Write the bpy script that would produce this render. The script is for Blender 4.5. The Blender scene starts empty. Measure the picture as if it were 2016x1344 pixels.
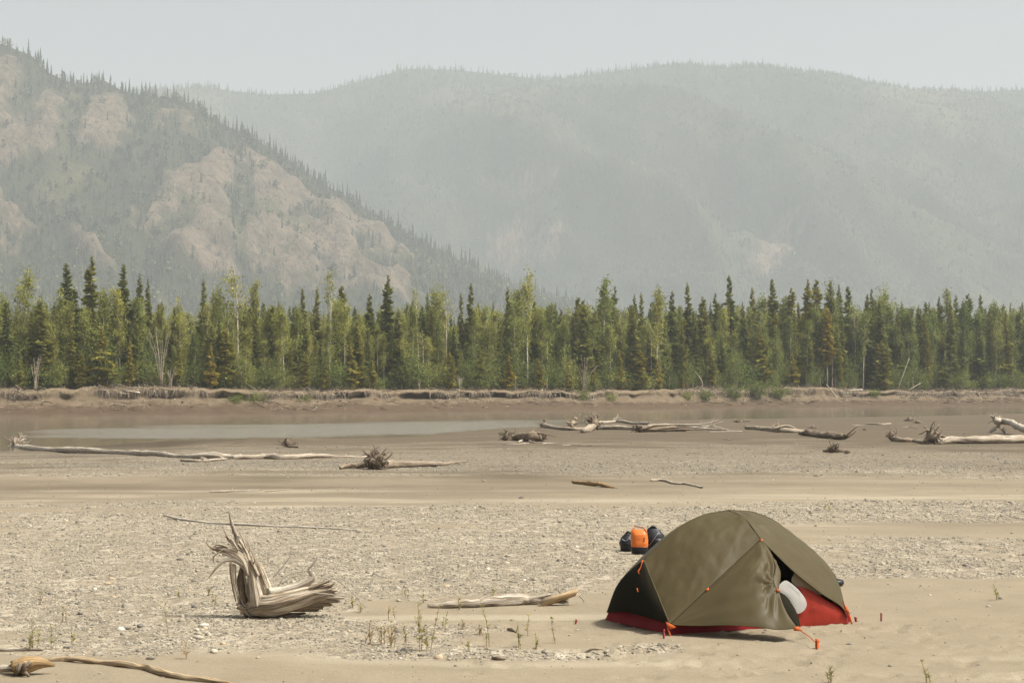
import bpy, bmesh, math, random
import numpy as np
from mathutils import Vector, Matrix, noise as mnoise

# ------------------------------------------------------------------ camera, sky, sun, exposure
CAM_H = 2.25; FPX = 3600.0; PITCH = math.atan(93.0 / FPX)
SUN_EL = math.radians(57.0); SUN_AZ = math.atan2(0.95, -0.22)      # azimuth from +Y towards +X
scene = bpy.context.scene
col = scene.collection
cam_d = bpy.data.cameras.new('camera'); cam = bpy.data.objects.new('camera', cam_d); col.objects.link(cam)
cam.location = (0, 0, CAM_H); cam.rotation_euler = (math.pi / 2 + PITCH, 0, 0)
cam_d.sensor_width = 36.0; cam_d.lens = FPX / 2016.0 * 36.0
cam_d.clip_start = 0.1; cam_d.clip_end = 12000
scene.camera = cam
world = bpy.data.worlds.new('World'); scene.world = world; world.use_nodes = True
wn = world.node_tree
sky = wn.nodes.new('ShaderNodeTexSky'); sky.sky_type = 'NISHITA'; sky.sun_disc = False
sky.sun_elevation = SUN_EL; sky.sun_rotation = SUN_AZ
sky.air_density = 0.6; sky.dust_density = 8.0; sky.ozone_density = 0.6
smoke = wn.nodes.new('ShaderNodeHueSaturation'); smoke.inputs['Saturation'].default_value = 0.35
wn.links.new(sky.outputs[0], smoke.inputs['Color']); wn.links.new(smoke.outputs[0], wn.nodes['Background'].inputs[0]); wn.nodes['Background'].inputs[1].default_value = 0.15
sun_d = bpy.data.lights.new('sun', 'SUN'); sun = bpy.data.objects.new('sun', sun_d); col.objects.link(sun)
sun_d.energy = 4.5; sun_d.angle = math.radians(5.0); sun_d.color = (1.0, 0.965, 0.86)
sv = Vector((math.sin(SUN_AZ) * math.cos(SUN_EL), math.cos(SUN_AZ) * math.cos(SUN_EL), math.sin(SUN_EL)))
sun.rotation_euler = sv.to_track_quat('Z', 'Y').to_euler(); sun.location = sv * 60
scene.view_settings.view_transform = 'Standard'; scene.view_settings.look = 'None'
scene.view_settings.gamma = 1.0; scene.view_settings.use_curve_mapping = False
scene.view_settings.exposure = 0.42
scene.render.engine = 'CYCLES'
cy = scene.cycles
cy.max_bounces = 6; cy.diffuse_bounces = 3; cy.glossy_bounces = 3; cy.transmission_bounces = 4
cy.volume_bounces = 1; cy.transparent_max_bounces = 8
cy.use_denoising = True; cy.sample_clamp_indirect = 8.0
rng = np.random.default_rng(7); random.seed(7)

# ------------------------------------------------------------------ pixel <-> world
CP, SP = math.cos(PITCH), math.sin(PITCH)
def ray(u, v):
    cx = (u - 1008.0) / FPX; cz = (672.0 - v) / FPX
    y = CP - cz * SP; z = SP + cz * CP
    return np.array((cx / y, 1.0, z / y))
def at(u, v, Y):
    d = ray(u, v); return np.array((0, 0, CAM_H)) + d * Y
def on_z(u, v, z=0.0):
    d = ray(u, v); return np.array((0, 0, CAM_H)) + d * ((z - CAM_H) / d[2])
def proj(x, y, z):
    z = z - CAM_H
    f = y * CP + z * SP; up = -y * SP + z * CP
    return 1008.0 + FPX * x / f, 672.0 - FPX * up / f

# ------------------------------------------------------------------ numpy noise
def _hash(ix, iy, seed):
    n = (ix.astype(np.int64) * 374761393 + iy.astype(np.int64) * 668265263 + seed * 1442695041) & 0xffffffff
    n = ((n ^ (n >> 13)) * 1274126177) & 0xffffffff
    n = (n ^ (n >> 16)) & 0xffffff
    return n / float(0xffffff)
def vnoise(x, y, seed=0):
    x = np.asarray(x, float); y = np.asarray(y, float)
    ix = np.floor(x); iy = np.floor(y); fx = x - ix; fy = y - iy
    fx = fx * fx * (3 - 2 * fx); fy = fy * fy * (3 - 2 * fy)
    a = _hash(ix, iy, seed); b = _hash(ix + 1, iy, seed); c = _hash(ix, iy + 1, seed); d = _hash(ix + 1, iy + 1, seed)
    return (a + (b - a) * fx) * (1 - fy) + (c + (d - c) * fx) * fy
def fbm(x, y, seed=0, oct=4, gain=0.5):
    s = 0; a = 1; t = 0
    for k in range(oct):
        s = s + a * (vnoise(x * 2 ** k, y * 2 ** k, seed + k * 17) * 2 - 1); t += a; a *= gain
    return s / t
def sstep(a, b, x):
    t = np.clip((x - a) / (b - a), 0, 1); return t * t * (3 - 2 * t)

# ------------------------------------------------------------------ object helpers
def mesh_np(name, verts, faces, mat=None, smooth=True, uv=None, attrs=None):
    """verts (n,3); faces: list of index arrays of shape (m,3) or (m,4)"""
    me = bpy.data.meshes.new(name)
    verts = np.asarray(verts, np.float32)
    if not isinstance(faces, list): faces = [faces]
    faces = [np.asarray(f, np.int32) for f in faces if len(f)]
    li = np.concatenate([f.ravel() for f in faces])
    cnt = np.concatenate([np.full(len(f), f.shape[1], np.int32) for f in faces])
    st = np.concatenate(([0], np.cumsum(cnt)[:-1])).astype(np.int32)
    me.vertices.add(len(verts)); me.loops.add(len(li)); me.polygons.add(len(cnt))
    me.vertices.foreach_set('co', verts.ravel())
    me.loops.foreach_set('vertex_index', li)
    me.polygons.foreach_set('loop_start', st)
    me.update(calc_edges=True)
    if smooth: me.polygons.foreach_set('use_smooth', np.ones(len(cnt), bool))
    if uv is not None:
        l = me.uv_layers.new(name='UVMap'); l.data.foreach_set('uv', np.asarray(uv, np.float32)[li].ravel())
    for k, a in (attrs or {}).items():
        a = np.asarray(a, np.float32)
        if a.ndim == 1:
            t = me.attributes.new(k, 'FLOAT', 'POINT'); t.data.foreach_set('value', a)
        else:
            t = me.attributes.new(k, 'FLOAT_COLOR', 'POINT')
            if a.shape[1] == 3: a = np.concatenate((a, np.ones((len(a), 1), np.float32)), 1)
            t.data.foreach_set('color', a.ravel())
    if mat:
        for m in (mat if isinstance(mat, (list, tuple)) else [mat]): me.materials.append(m)
    me.validate(); me.update()
    return me
def link(name, me, parent=None, loc=None):
    o = bpy.data.objects.new(name, me); col.objects.link(o)
    if parent is not None: o.parent = parent
    if loc is not None: o.location = loc
    return o
def tag(o, label=None, cat=None, group=None, kind=None):
    if label: o['label'] = label
    if cat: o['category'] = cat
    if group: o['group'] = group
    if kind: o['kind'] = kind
    return o
def empty(name, loc=(0, 0, 0), label=None, cat=None, group=None, rz=0.0):
    o = bpy.data.objects.new(name, None); col.objects.link(o)
    o.location = loc; o.rotation_euler = (0, 0, rz); o.empty_display_size = 0.2
    return tag(o, label, cat, group)
def grid_faces(nu, nv):
    i = np.arange(nu * nv).reshape(nv, nu)
    return np.stack((i[:-1, :-1], i[:-1, 1:], i[1:, 1:], i[1:, :-1]), -1).reshape(-1, 4)
class MB:
    """collects verts / tris / quads with uv and a tint attribute"""
    def __init__(s): s.v = []; s.t = []; s.q = []; s.uv = []; s.c = []; s.n = 0
    def add(s, v, q=None, t=None, uv=None, c=0.5):
        v = np.asarray(v, float).reshape(-1, 3)
        s.v.append(v)
        s.uv.append(np.zeros((len(v), 2)) if uv is None else np.asarray(uv, float))
        s.c.append(np.full(len(v), c) if np.isscalar(c) else np.asarray(c, float))
        if q is not None and len(q): s.q.append(np.asarray(q, np.int64) + s.n)
        if t is not None and len(t): s.t.append(np.asarray(t, np.int64) + s.n)
        s.n += len(v)
    def mesh(s, name, mat=None, smooth=True, shift=None):
        v = np.concatenate(s.v)
        if shift is not None: v = v - np.asarray(shift)
        f = ([np.concatenate(s.q)] if s.q else []) + ([np.concatenate(s.t)] if s.t else [])
        return mesh_np(name, v, f, mat, smooth, np.concatenate(s.uv), {'tint': np.concatenate(s.c)})
    def build(s, name, mat=None, parent=None, smooth=True, shift=None):
        return link(name, s.mesh(name, mat, smooth, shift), parent)
def spline(pts, n):
    P = np.asarray(pts, float)
    if len(P) == 2: 
        t = np.linspace(0, 1, n)[:, None]; return P[0] * (1 - t) + P[1] * t
    Q = np.vstack((2 * P[0] - P[1], P, 2 * P[-1] - P[-2]))
    t = np.linspace(0, len(P) - 1 - 1e-9, n); i = t.astype(int); f = (t - i)[:, None]
    a, b, c, d = Q[i], Q[i + 1], Q[i + 2], Q[i + 3]
    return 0.5 * (2 * b + (c - a) * f + (2 * a - 5 * b + 4 * c - d) * f ** 2 + (3 * b - a - 3 * c + d) * f ** 3)
def tube(mb, pts, radii, seg=8, n=None, rough=0.0, seed=0, c=0.5, flat=1.0, caps=True, groove=0.0, jag=0.0, wob=0.0):
    """knobbly tapering tube through pts; uv.x along (m), uv.y round"""
    n = n or max(2, (len(pts) - 1) * 5 + 1)
    C = spline(pts, n); R = np.interp(np.linspace(0, 1, n), np.linspace(0, 1, len(radii)), radii)
    if wob:
        w_ = np.arange(n) / 9.0
        C = C + wob * np.stack((fbm(w_, w_ * 0 + seed, seed + 1, 3), fbm(w_, w_ * 0 + seed, seed + 2, 3), 0.6 * fbm(w_, w_ * 0 + seed, seed + 3, 3)), -1)
        R = R * (1 + 0.14 * fbm(w_ * 0.8, w_ * 0 + 3, seed + 4, 3))
    T = np.gradient(C, axis=0); T /= np.linalg.norm(T, axis=1)[:, None] + 1e-9
    up = np.array((0, 0, 1.0)) if abs(T[0][2]) < 0.9 else np.array((1.0, 0, 0))
    N = np.zeros_like(C); 
    x = np.cross(T[0], up); x /= np.linalg.norm(x); N[0] = x
    for k in range(1, n):
        x = N[k - 1] - T[k] * np.dot(N[k - 1], T[k]); N[k] = x / (np.linalg.norm(x) + 1e-9)
    B = np.cross(T, N)
    ang = np.linspace(0, 2 * math.pi, seg, endpoint=False)
    L = np.concatenate(([0], np.cumsum(np.linalg.norm(np.diff(C, axis=0), axis=1))))
    A, I = np.meshgrid(ang, np.arange(n))
    rr = R[I]
    if rough or groove:
        rr = rr * (1 + rough * fbm(A * 1.3 + seed * 3.1, L[I] / (R.max() * 3 + 1e-6) + seed * 7.7, seed, 3)
                   + groove * (vnoise(A * 5.5 + seed, L[I] * 0.25 / (R.max() + 1e-6), seed + 5) * 2 - 1))
    V = C[I] + N[I] * (np.cos(A) * rr)[..., None] + B[I] * (np.sin(A) * rr * flat)[..., None]
    if jag:
        V[-1] += T[-1] * (jag * (np.random.default_rng(seed).random(seg) - 0.3))[:, None]
    V = V.reshape(-1, 3)
    i = np.arange(n * seg).reshape(n, seg); j = np.roll(i, -1, axis=1)
    q = np.stack((i[:-1], j[:-1], j[1:], i[1:]), -1).reshape(-1, 4)
    uv = np.stack((L[I], A * max(R.max(), 0.05) + 0 * L[I]), -1).reshape(-1, 2)
    t = None
    if caps:
        V = np.vstack((V, C[0], C[-1] - (T[-1] * jag * 0.3 if jag else 0)))
        uv = np.vstack((uv, uv[0], uv[(n - 1) * seg]))
        a = n * seg; b = a + 1
        t = np.vstack((np.stack((j[0], i[0], np.full(seg, a)), -1), np.stack((i[-1], j[-1], np.full(seg, b)), -1)))
    mb.add(V, q, t, uv, c)
    return C

# ------------------------------------------------------------------ material helpers
def hexc(r, g, b):
    f = lambda x: (x / 255 / 12.92) if x / 255 <= 0.04045 else ((x / 255 + 0.055) / 1.055) ** 2.4
    return (f(r), f(g), f(b), 1)
class NT:
    def __init__(s, name):
        s.m = bpy.data.materials.new(name); s.m.use_nodes = True; s.t = s.m.node_tree
        s.b = s.t.nodes['Principled BSDF']; s.out = s.t.nodes['Material Output']
    def n(s, typ, **kw):
        x = s.t.nodes.new(typ)
        for k, v in kw.items():
            if k == 'inp':
                for kk, vv in v.items():
                    if isinstance(vv, bpy.types.NodeSocket): s.t.links.new(vv, x.inputs[kk])
                    else: x.inputs[kk].default_value = vv
            else: setattr(x, k, v)
        return x
    def l(s, a, b): s.t.links.new(a, b)
    def noise(s, scale, vec=None, detail=4, rough=0.55, dist=0.0):
        x = s.n('ShaderNodeTexNoise', inp={'Scale': scale, 'Detail': detail, 'Roughness': rough, 'Distortion': dist})
        if vec is not None: s.l(vec, x.inputs['Vector'])
        return x.outputs['Fac']
    def vor(s, scale, vec=None, out='Color', rand=1.0):
        x = s.n('ShaderNodeTexVoronoi', inp={'Scale': scale, 'Randomness': rand})
        if vec is not None: s.l(vec, x.inputs['Vector'])
        return x.outputs[out]
    def ramp(s, fac, stops):
        x = s.n('ShaderNodeValToRGB'); r = x.color_ramp
        while len(r.elements) < len(stops): r.elements.new(0.5)
        for e, (p, c) in zip(r.elements, stops):
            e.position = p; e.color = c if len(c) == 4 else (*c, 1)
        s.l(fac, x.inputs[0]); return x.outputs[0]
    def mix(s, fac, a, b, mode='MIX'):
        x = s.n('ShaderNodeMix', data_type='RGBA', blend_type=mode)
        for sock, v in ((x.inputs[0], fac), (x.inputs[6], a), (x.inputs[7], b)):
            if isinstance(v, bpy.types.NodeSocket): s.l(v, sock)
            else: sock.default_value = v
        return x.outputs[2]
    def math(s, op, a, b=0.0):
        x = s.n('ShaderNodeMath', operation=op)
        for k, v in enumerate((a, b)):
            if isinstance(v, bpy.types.NodeSocket): s.l(v, x.inputs[k])
            else: x.inputs[k].default_value = v
        return x.outputs[0]
    def attr(s, name, typ='GEOMETRY', out='Fac'):
        return s.n('ShaderNodeAttribute', attribute_name=name, attribute_type=typ).outputs[out]
    def coords(s, out='Object', scale=(1, 1, 1)):
        x = s.n('ShaderNodeTexCoord').outputs[out]
        m = s.n('ShaderNodeMapping', inp={'Scale': scale}); s.l(x, m.inputs[0]); return m.outputs[0]
    def geo_pos(s, scale=(1, 1, 1)):
        x = s.n('ShaderNodeNewGeometry').outputs['Position']
        m = s.n('ShaderNodeMapping', inp={'Scale': scale}); s.l(x, m.inputs[0]); return m.outputs[0]
    def bump(s, h, strength=0.5, dist=0.02, normal=None):
        x = s.n('ShaderNodeBump', inp={'Strength': strength, 'Distance': dist}); s.l(h, x.inputs['Height'])
        if normal is not None: s.l(normal, x.inputs['Normal'])
        s.l(x.outputs[0], s.b.inputs['Normal']); return x.outputs[0]
    def fin(s, color=None, rough=0.9, spec=0.3):
        if color is not None:
            if isinstance(color, bpy.types.NodeSocket): s.l(color, s.b.inputs['Base Color'])
            else: s.b.inputs['Base Color'].default_value = color if len(color) == 4 else (*color, 1)
        if isinstance(rough, bpy.types.NodeSocket): s.l(rough, s.b.inputs['Roughness'])
        else: s.b.inputs['Roughness'].default_value = rough
        s.b.inputs['Specular IOR Level'].default_value = spec
        return s.m

# ------------------------------------------------------------------ terrain shape
ZW = -0.45                                                         # water level
_shore_px = [(-700, 915), (-300, 896), (0, 887), (143, 887), (260, 882), (405, 877), (500, 873), (562, 864), (714, 860), (810, 858),
             (905, 849), (985, 843), (1064, 839), (1260, 828), (1430, 825), (1633, 822), (1808, 819), (2016, 813), (2500, 806)]
_sh = np.array([on_z(u, v, ZW) for u, v in _shore_px])
SHX = np.concatenate(([-4000, -400], _sh[:, 0], [600, 4000])); SHY = np.concatenate(([60, 62], _sh[:, 1], [380, 500]))
def shore_y(x): return np.interp(x, SHX, SHY)
_fr = np.random.default_rng(5); FOOT = [(x, y, a) for x, y, a in zip(_fr.uniform(-.3, 5.5, 190), _fr.uniform(14.2, 17.6, 190), _fr.uniform(0, 3.1, 190))]
def gz(x, y):
    x = np.atleast_1d(np.asarray(x, float)); y = np.atleast_1d(np.asarray(y, float))
    d = shore_y(x) - y
    t = np.clip(d / 48.0, 0, 1)
    z = ZW - ZW * (1 - (1 - t) ** 2)
    z = np.where(d < 0, ZW + np.maximum(d * 0.05, -1.5), z)
    near = sstep(10, 18, y) if True else 1
    amp = 0.012 + 0.03 * sstep(20, 60, y)
    z = z + amp * fbm(x / 7.0, y / 4.5, 3, 3)
    z = z + 0.012 * fbm(x / 0.8, y / 0.55, 9, 3) * sstep(70, 30, y)
    for (fx, fy, fa) in FOOT:
        m = (np.abs(x - fx) < .3) & (np.abs(y - fy) < .3)
        if np.any(m):
            dx, dy = x[m] - fx, y[m] - fy; a = dx * math.cos(fa) + dy * math.sin(fa); b = -dx * math.sin(fa) + dy * math.cos(fa); q = (a / .13) ** 2 + (b / .06) ** 2
            z[m] += -.022 * np.exp(-q ** 2) + .010 * np.exp(-(q - 1.9) ** 2 * 2)
    # the low gravel spit in the shallows
    z = z + 1.66 * np.exp(-((x + 24.6) / 3.4) ** 2 - ((y - 114) / 1.7) ** 2) * sstep(60, 100, y)
    z = z + 0.30 * np.exp(-((x + 17) / 9.0) ** 2 - ((y - 85.5) / 1.6) ** 2)
    return z
def ground(u, v):
    z = 0.0
    for _ in range(6):
        p = on_z(u, v, z); z = float(gz(p[0], p[1])[0])
    p[2] = z
    return p
# gravel / damp / pale layout: soft blobs in map distance
_gr = [(150, 1150, 420, 95, .75), (640, 1110, 450, 70, .75), (1000, 1120, 260, 60, .6), (1850, 1105, 260, 45, .75), (1500, 1015, 700, 30, .55),
       (700, 1020, 700, 32, .5), (1900, 1010, 240, 40, .5), (900, 905, 1300, 24, .75), (1560, 920, 700, 26, .6), (150, 1230, 220, 60, .7), (430, 1230, 220, 55, .55),
       (800, 1290, 260, 24, .8), (1300, 1272, 90, 16, .9), (1130, 1300, 120, 22, .5), (900, 1240, 120, 20, .45), (600, 1060, 500, 40, .4),
       (800, 1350, 2200, 45, -.9), (1500, 1225, 420, 50, -.85), (1900, 1260, 420, 90, -1.0), (1000, 1205, 170, 20, -.7), (300, 1088, 200, 9, -.5),
       (500, 965, 900, 22, -.9), (1600, 965, 700, 16, -.9), (1850, 1035, 260, 9, -.6), (860, 1035, 160, 9, -.5), (1850, 1160, 260, 20, -.5),
       (400, 1310, 300, 12, -.6), (1050, 1255, 110, 14, -.5)]
def zones(x, y, z):
    u, v = proj(x, np.maximum(y, 6.0), z)
    n = fbm(x / 3.2, y / 1.6, 21, 4)
    n2 = fbm(x / 0.9, y / 0.6, 33, 3)
    b = np.zeros_like(x)
    for (cu, cv, su, sv_, w) in _gr: b = b + w * np.exp(-((u - cu) / su) ** 2 - ((v - cv) / sv_) ** 2)
    far = sstep(840, 900, v)
    g = sstep(0.05, 0.55, b * 1.05 + n * 0.75 + n2 * 0.30) * (0.25 + 0.75 * far)
    damp = 0.9 * sstep(992, 880, v + n * 40 + 45 * fbm(x / 11.0, y / 6.0, 61, 3)) 
    damp = np.maximum(damp, 0.42 * np.exp(-((v - 968) / 26) ** 2) * sstep(1300, 900, u))
    damp = np.maximum(damp, 0.30 * np.exp(-((v - 1030) / 10) ** 2 - ((u - 1900) / 250) ** 2))
    pale = sstep(0.25, 0.6, fbm(x / 5.0, y / 0.9, 51, 3)) * sstep(940, 975, v)
    for (cu, cv, su, sv_) in ((220, 977, 110, 3), (700, 985, 230, 2.5), (1560, 975, 170, 2.5), (1120, 985, 260, 4), (150, 1022, 90, 5), (120, 1040, 80, 6), (800, 988, 90, 2)):
        pale = np.maximum(pale, np.exp(-((u - cu) / su) ** 2 - ((v - cv) / sv_) ** 2))
    dsh = shore_y(x) - y
    wet = sstep(5.0, 0.5, dsh + 2.5 * n) * (v < 960)
    spit = np.exp(-((x + 24.6) / 4.0) ** 2 - ((y - 114) / 2.2) ** 2)
    damp = damp * (1 - 0.7 * pale * (v > 955)) + 0.75 * wet
    return np.maximum(g, spit), damp * (1 - spit), np.maximum(pale, spit)

# ---- materials of the setting
def mat_ground():
    t = NT('gravel_bar_sand'); p = t.geo_pos()
    g = t.attr('gravel'); d = t.attr('damp'); pl = t.attr('pale')
    n1 = t.noise(1.3, p, 6, 0.6); n2 = t.noise(60, p, 3, 0.7); n3 = t.noise(0.25, t.geo_pos((1, 2.2, 1)), 5, 0.6); n4 = t.noise(9, p, 4, 0.65)
    sand = t.ramp(n1, [(0.25, (0.200, 0.169, 0.120)), (0.75, (0.250, 0.213, 0.155))])
    sand = t.mix(t.math('MULTIPLY', pl, 0.36), sand, (0.42, 0.385, 0.295, 1))
    mud = t.ramp(n3, [(0.3, (0.072, 0.057, 0.039)), (0.7, (0.106, 0.085, 0.059))])
    base = t.mix(d, sand, mud); wt = t.n('ShaderNodeMapRange', inp={0: d, 1: 1.0, 2: 1.75, 3: 0.0, 4: 0.55}).outputs[0]; base = t.mix(wt, base, (0.03, 0.023, 0.015, 1))
    cellc = t.vor(26, p, 'Color'); cv = t.n('ShaderNodeSeparateColor', inp={0: cellc})
    cellf = t.vor(8.5, t.geo_pos((1, .6, 1)), 'Color'); cf = t.n('ShaderNodeSeparateColor', inp={0: cellf})
    st = [(0.0, (0.09, 0.078, 0.06)), (0.3, (0.19, 0.165, 0.125)), (0.6, (0.29, 0.25, 0.19)), (0.86, (0.38, 0.335, 0.255)), (1.0, (0.56, 0.52, 0.43))]
    peb = t.ramp(cv.outputs[0], st); pebf = t.ramp(cf.outputs[1], st)
    pb = t.mix(t.math('MULTIPLY', d, 0.45), t.mix(0.45, peb, pebf), (0.105, 0.085, 0.061, 1))
    c = t.mix(t.math('MULTIPLY', g, t.math('ADD', 0.35, t.math('MULTIPLY', n4, 0.8))), base, pb)
    c = t.mix(0.30, c, t.ramp(n2, [(0.35, (0.22, 0.19, 0.15)), (0.65, (0.62, 0.56, 0.47))]), 'OVERLAY')
    h = t.math('ADD', t.math('MULTIPLY', t.vor(26, p, 'Distance'), t.math('MULTIPLY', g, -1.2)), t.math('ADD', t.math('MULTIPLY', n2, 0.12), t.math('MULTIPLY', n4, 0.7)))
    t.bump(h, 0.55, 0.03)
    return t.fin(c, t.math('SUBTRACT', 0.95, t.math('MULTIPLY', d, 0.05)), 0.1)
M = {}
M['ground'] = mat_ground()
xs = np.concatenate((-np.geomspace(4300, 14, 46), np.arange(-13.5, -6.05, 0.10), np.arange(-6, 6.3, 0.05), np.arange(6.35, 13.6, 0.10), np.geomspace(14, 4300, 46)))
ys = np.concatenate((np.array([-250, -120, -60, -30, -14, -6, 0, 5, 9]), np.arange(11, 18.5, 0.05), np.arange(18.55, 27, 0.09), 27 * np.exp(np.linspace(0, math.log(240 / 27.0), 260)), np.geomspace(250, 1100, 24)))
X, Y = np.meshgrid(xs, ys); Xf, Yf = X.ravel(), Y.ravel(); Zf = gz(Xf, Yf)
g_, d_, p_ = zones(Xf, Yf, Zf)
me = mesh_np('gravel_bar', np.stack((Xf, Yf, Zf), -1), grid_faces(len(xs), len(ys)), M['ground'], True, None, {'gravel': g_, 'damp': d_, 'pale': p_})
tag(link('gravel_bar', me), 'wide bar of pale sand and gravel running to the river', None, None, 'structure')

# ---- river
def mat_water():
    t = NT('silty_river_water'); p = t.geo_pos((1, 1, 1)); r = t.attr('ripple')
    h = t.math('ADD', t.noise(2.2, t.geo_pos((0.7, 1.4, 1)), 4, 0.6), t.math('MULTIPLY', t.noise(0.6, t.geo_pos((0.5, 1.2, 1)), 3, 0.5), 1.4))
    bn = t.n('ShaderNodeBump', inp={'Distance': 0.3}); t.l(h, bn.inputs['Height'])
    t.l(t.math('ADD', 0.05, t.math('MULTIPLY', r, 0.85)), bn.inputs['Strength'])
    t.l(bn.outputs[0], t.b.inputs['Normal'])
    t.b.inputs['IOR'].default_value = 1.42
    m = t.fin((0.145, 0.125, 0.09), t.math('ADD', 0.05, t.math('MULTIPLY', r, 0.18)), 0.5)
    return m
M['water'] = mat_water()
_wl_px = [(-700, 822), (-300, 820), (0, 818), (330, 816), (660, 813), (1000, 809), (1330, 804), (1680, 800), (2016, 797), (2400, 794)]
WL = np.array([on_z(u, v, ZW) for u, v in _wl_px])[:, :2]
WL = np.vstack(([-4200, 120], [-900, 140], [-260, 150], WL, [260, 400], [520, 500], [1300, 700], [4200, 980]))
def bank_y(x): return np.interp(x, WL[:, 0], WL[:, 1])
xs = np.concatenate((-np.geomspace(4200, 62, 20), np.arange(-60, 100, 1.0), np.geomspace(102, 4200, 20)))
fr = np.linspace(0, 1, 90)
Xw = np.repeat(xs[None, :], len(fr), 0); y0 = shore_y(xs) - 8; y1 = bank_y(xs) + 3
Yw = y0[None, :] + (y1 - y0)[None, :] * fr[:, None]
u_, v_ = proj(Xw, Yw, ZW + 0 * Xw)
rip = np.zeros_like(Xw)
for (cu, cv, su, sv_, w) in ((620, 845, 330, 9, 1.0), (330, 858, 260, 4, .9), (900, 836, 200, 6, .8), (200, 848, 110, 4, .8), (1050, 828, 160, 3, .35)):
    rip += w * np.exp(-((u_ - cu) / su) ** 2 - ((v_ - cv) / sv_) ** 2)
rip = np.clip(rip * (0.85 + 1.1 * fbm(Xw / 22, Yw / 2.2, 5, 4)), 0, 1); rip = sstep(.18, .5, rip)
me = mesh_np('river', np.stack((Xw.ravel(), Yw.ravel(), np.full(Xw.size, ZW)), -1), grid_faces(len(xs), len(fr)), M['water'], True, None, {'ripple': rip.ravel()})
tag(link('river', me), 'silty brown river channel below the cut bank', None, None, 'structure')

# ---- far bank and forest floor
def mat_bank():
    t = NT('eroded_bank_soil'); p = t.geo_pos(); h = t.attr('height')
    n = t.noise(0.9, t.geo_pos((1, 1, 2.5)), 6, 0.65); n2 = t.noise(6, t.geo_pos((1, 1, .5)), 4, 0.7)
    mud = t.ramp(n, [(0.3, (0.062, 0.042, 0.026)), (0.7, (0.100, 0.070, 0.044))])
    soil = t.ramp(n, [(0.3, (0.092, 0.066, 0.041)), (0.7, (0.165, 0.126, 0.082))])
    turf = t.ramp(n2, [(0.3, (0.085, 0.062, 0.038)), (0.7, (0.24, 0.185, 0.12))])
    x = t.math('ADD', h, t.math('MULTIPLY', t.math('SUBTRACT', n, 0.5), 0.35))
    c = t.mix(t.ramp(x, [(0.30, (0, 0, 0)), (0.40, (1, 1, 1))]), mud, soil)
    c = t.mix(t.ramp(x, [(0.66, (0, 0, 0)), (0.76, (1, 1, 1))]), c, turf)
    t.bump(t.math('ADD', n2, n), 0.8, 0.12)
    return t.fin(c, 0.95, 0.15)
M['bank'] = mat_bank()
sx = np.concatenate((np.geomspace(-4200, -75, 18)[:-1] if False else -np.geomspace(4200, 75, 18), np.arange(-74, 104, 0.22), np.geomspace(105, 4200, 18)))
n1 = 1.25 * fbm(sx / 5.0, 0 * sx, 71, 5); n2 = 1.4 * fbm(sx / 1.5, 0 * sx + 3, 72, 4); n3 = 1.3 * fbm(sx / 14.0, 0 * sx + 9, 73, 4); n5 = fbm(sx / .7, 0 * sx + 5, 74, 3)
notch = np.clip(0.35 + 1.5 * n1 + .5 * n2, 0.0, 1.3); htop = 2.2 + 0.45 * n3 + 0.22 * n2
prof = []   # (offset back from the waterline, height, height code)
prof.append((-3 + 0 * sx, -1.1 + 0 * sx, 0.0)); prof.append((0 * sx, ZW - 0.02 + 0 * sx, 0.02))
prof.append((1.5 + .5 * n2 + .8 * n3, -0.12 + .05 * n1, 0.12)); prof.append((3.0 + .7 * n1 + .9 * n3 + .3 * n5, 0.22 + .16 * n2 + .1 * n5, 0.25)); prof.append((4.4 + .8 * n1 + .6 * n2 + .9 * n3 + .3 * n5, 0.62 + .28 * n1 + .15 * n5, 0.38))
prof.append((5.1 + .7 * n1 + .5 * n2 + .8 * n3 + .25 * n5, 0.98 + .25 * n2 + .12 * n5, 0.5)); prof.append((5.5 + .6 * n1 + .8 * n3 + 1.5 * notch, 1.18 + .12 * n2, 0.55)); prof.append((5.7 + .6 * n1 + .8 * n3 + 1.7 * notch, 1.45 + .1 * n2, 0.60))
prof.append((5.2 + .6 * n1 + .8 * n3 + .6 * n2 + 0.5 * (1 - notch), htop - .38 + .16 * n2 + .12 * n5, 0.72)); prof.append((5.3 + .6 * n1 + .8 * n3 + .6 * n2 + .5 * (1 - notch), htop - .2, 0.8)); prof.append((6.2 + .6 * n1 + .8 * n3 + .4 * n2, htop, 0.86))
prof.append((8 + 0 * sx, htop + .05 - .1 * n2, 0.9)); prof.append((12 + 0 * sx, 2.3 + .2 * n1, 0.95)); prof.append((40 + 0 * sx, 2.4 + 0 * sx, 1.0)); prof.append((300 + 0 * sx, 3 + 0 * sx, 1.0))
bx = np.repeat(sx[None, :], len(prof) + 1, 0); by = np.zeros_like(bx); bz = np.zeros_like(bx); bh = np.zeros_like(bx)
for k, (o_, z_, c_) in enumerate(prof): by[k] = bank_y(sx) + o_; bz[k] = z_; bh[k] = c_
by[-1] = 4950; bz[-1] = 3.0; bh[-1] = 1.0
me = mesh_np('far_riverbank', np.stack((bx.ravel(), by.ravel(), bz.ravel()), -1), grid_faces(len(sx), len(prof) + 1), M['bank'], True, None, {'height': bh.ravel()})
tag(link('far_riverbank', me), 'eroded brown cut bank with the forest floor behind it', None, None, 'structure')
def bank_top(x): return float(np.interp(x, sx, htop))

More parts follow.
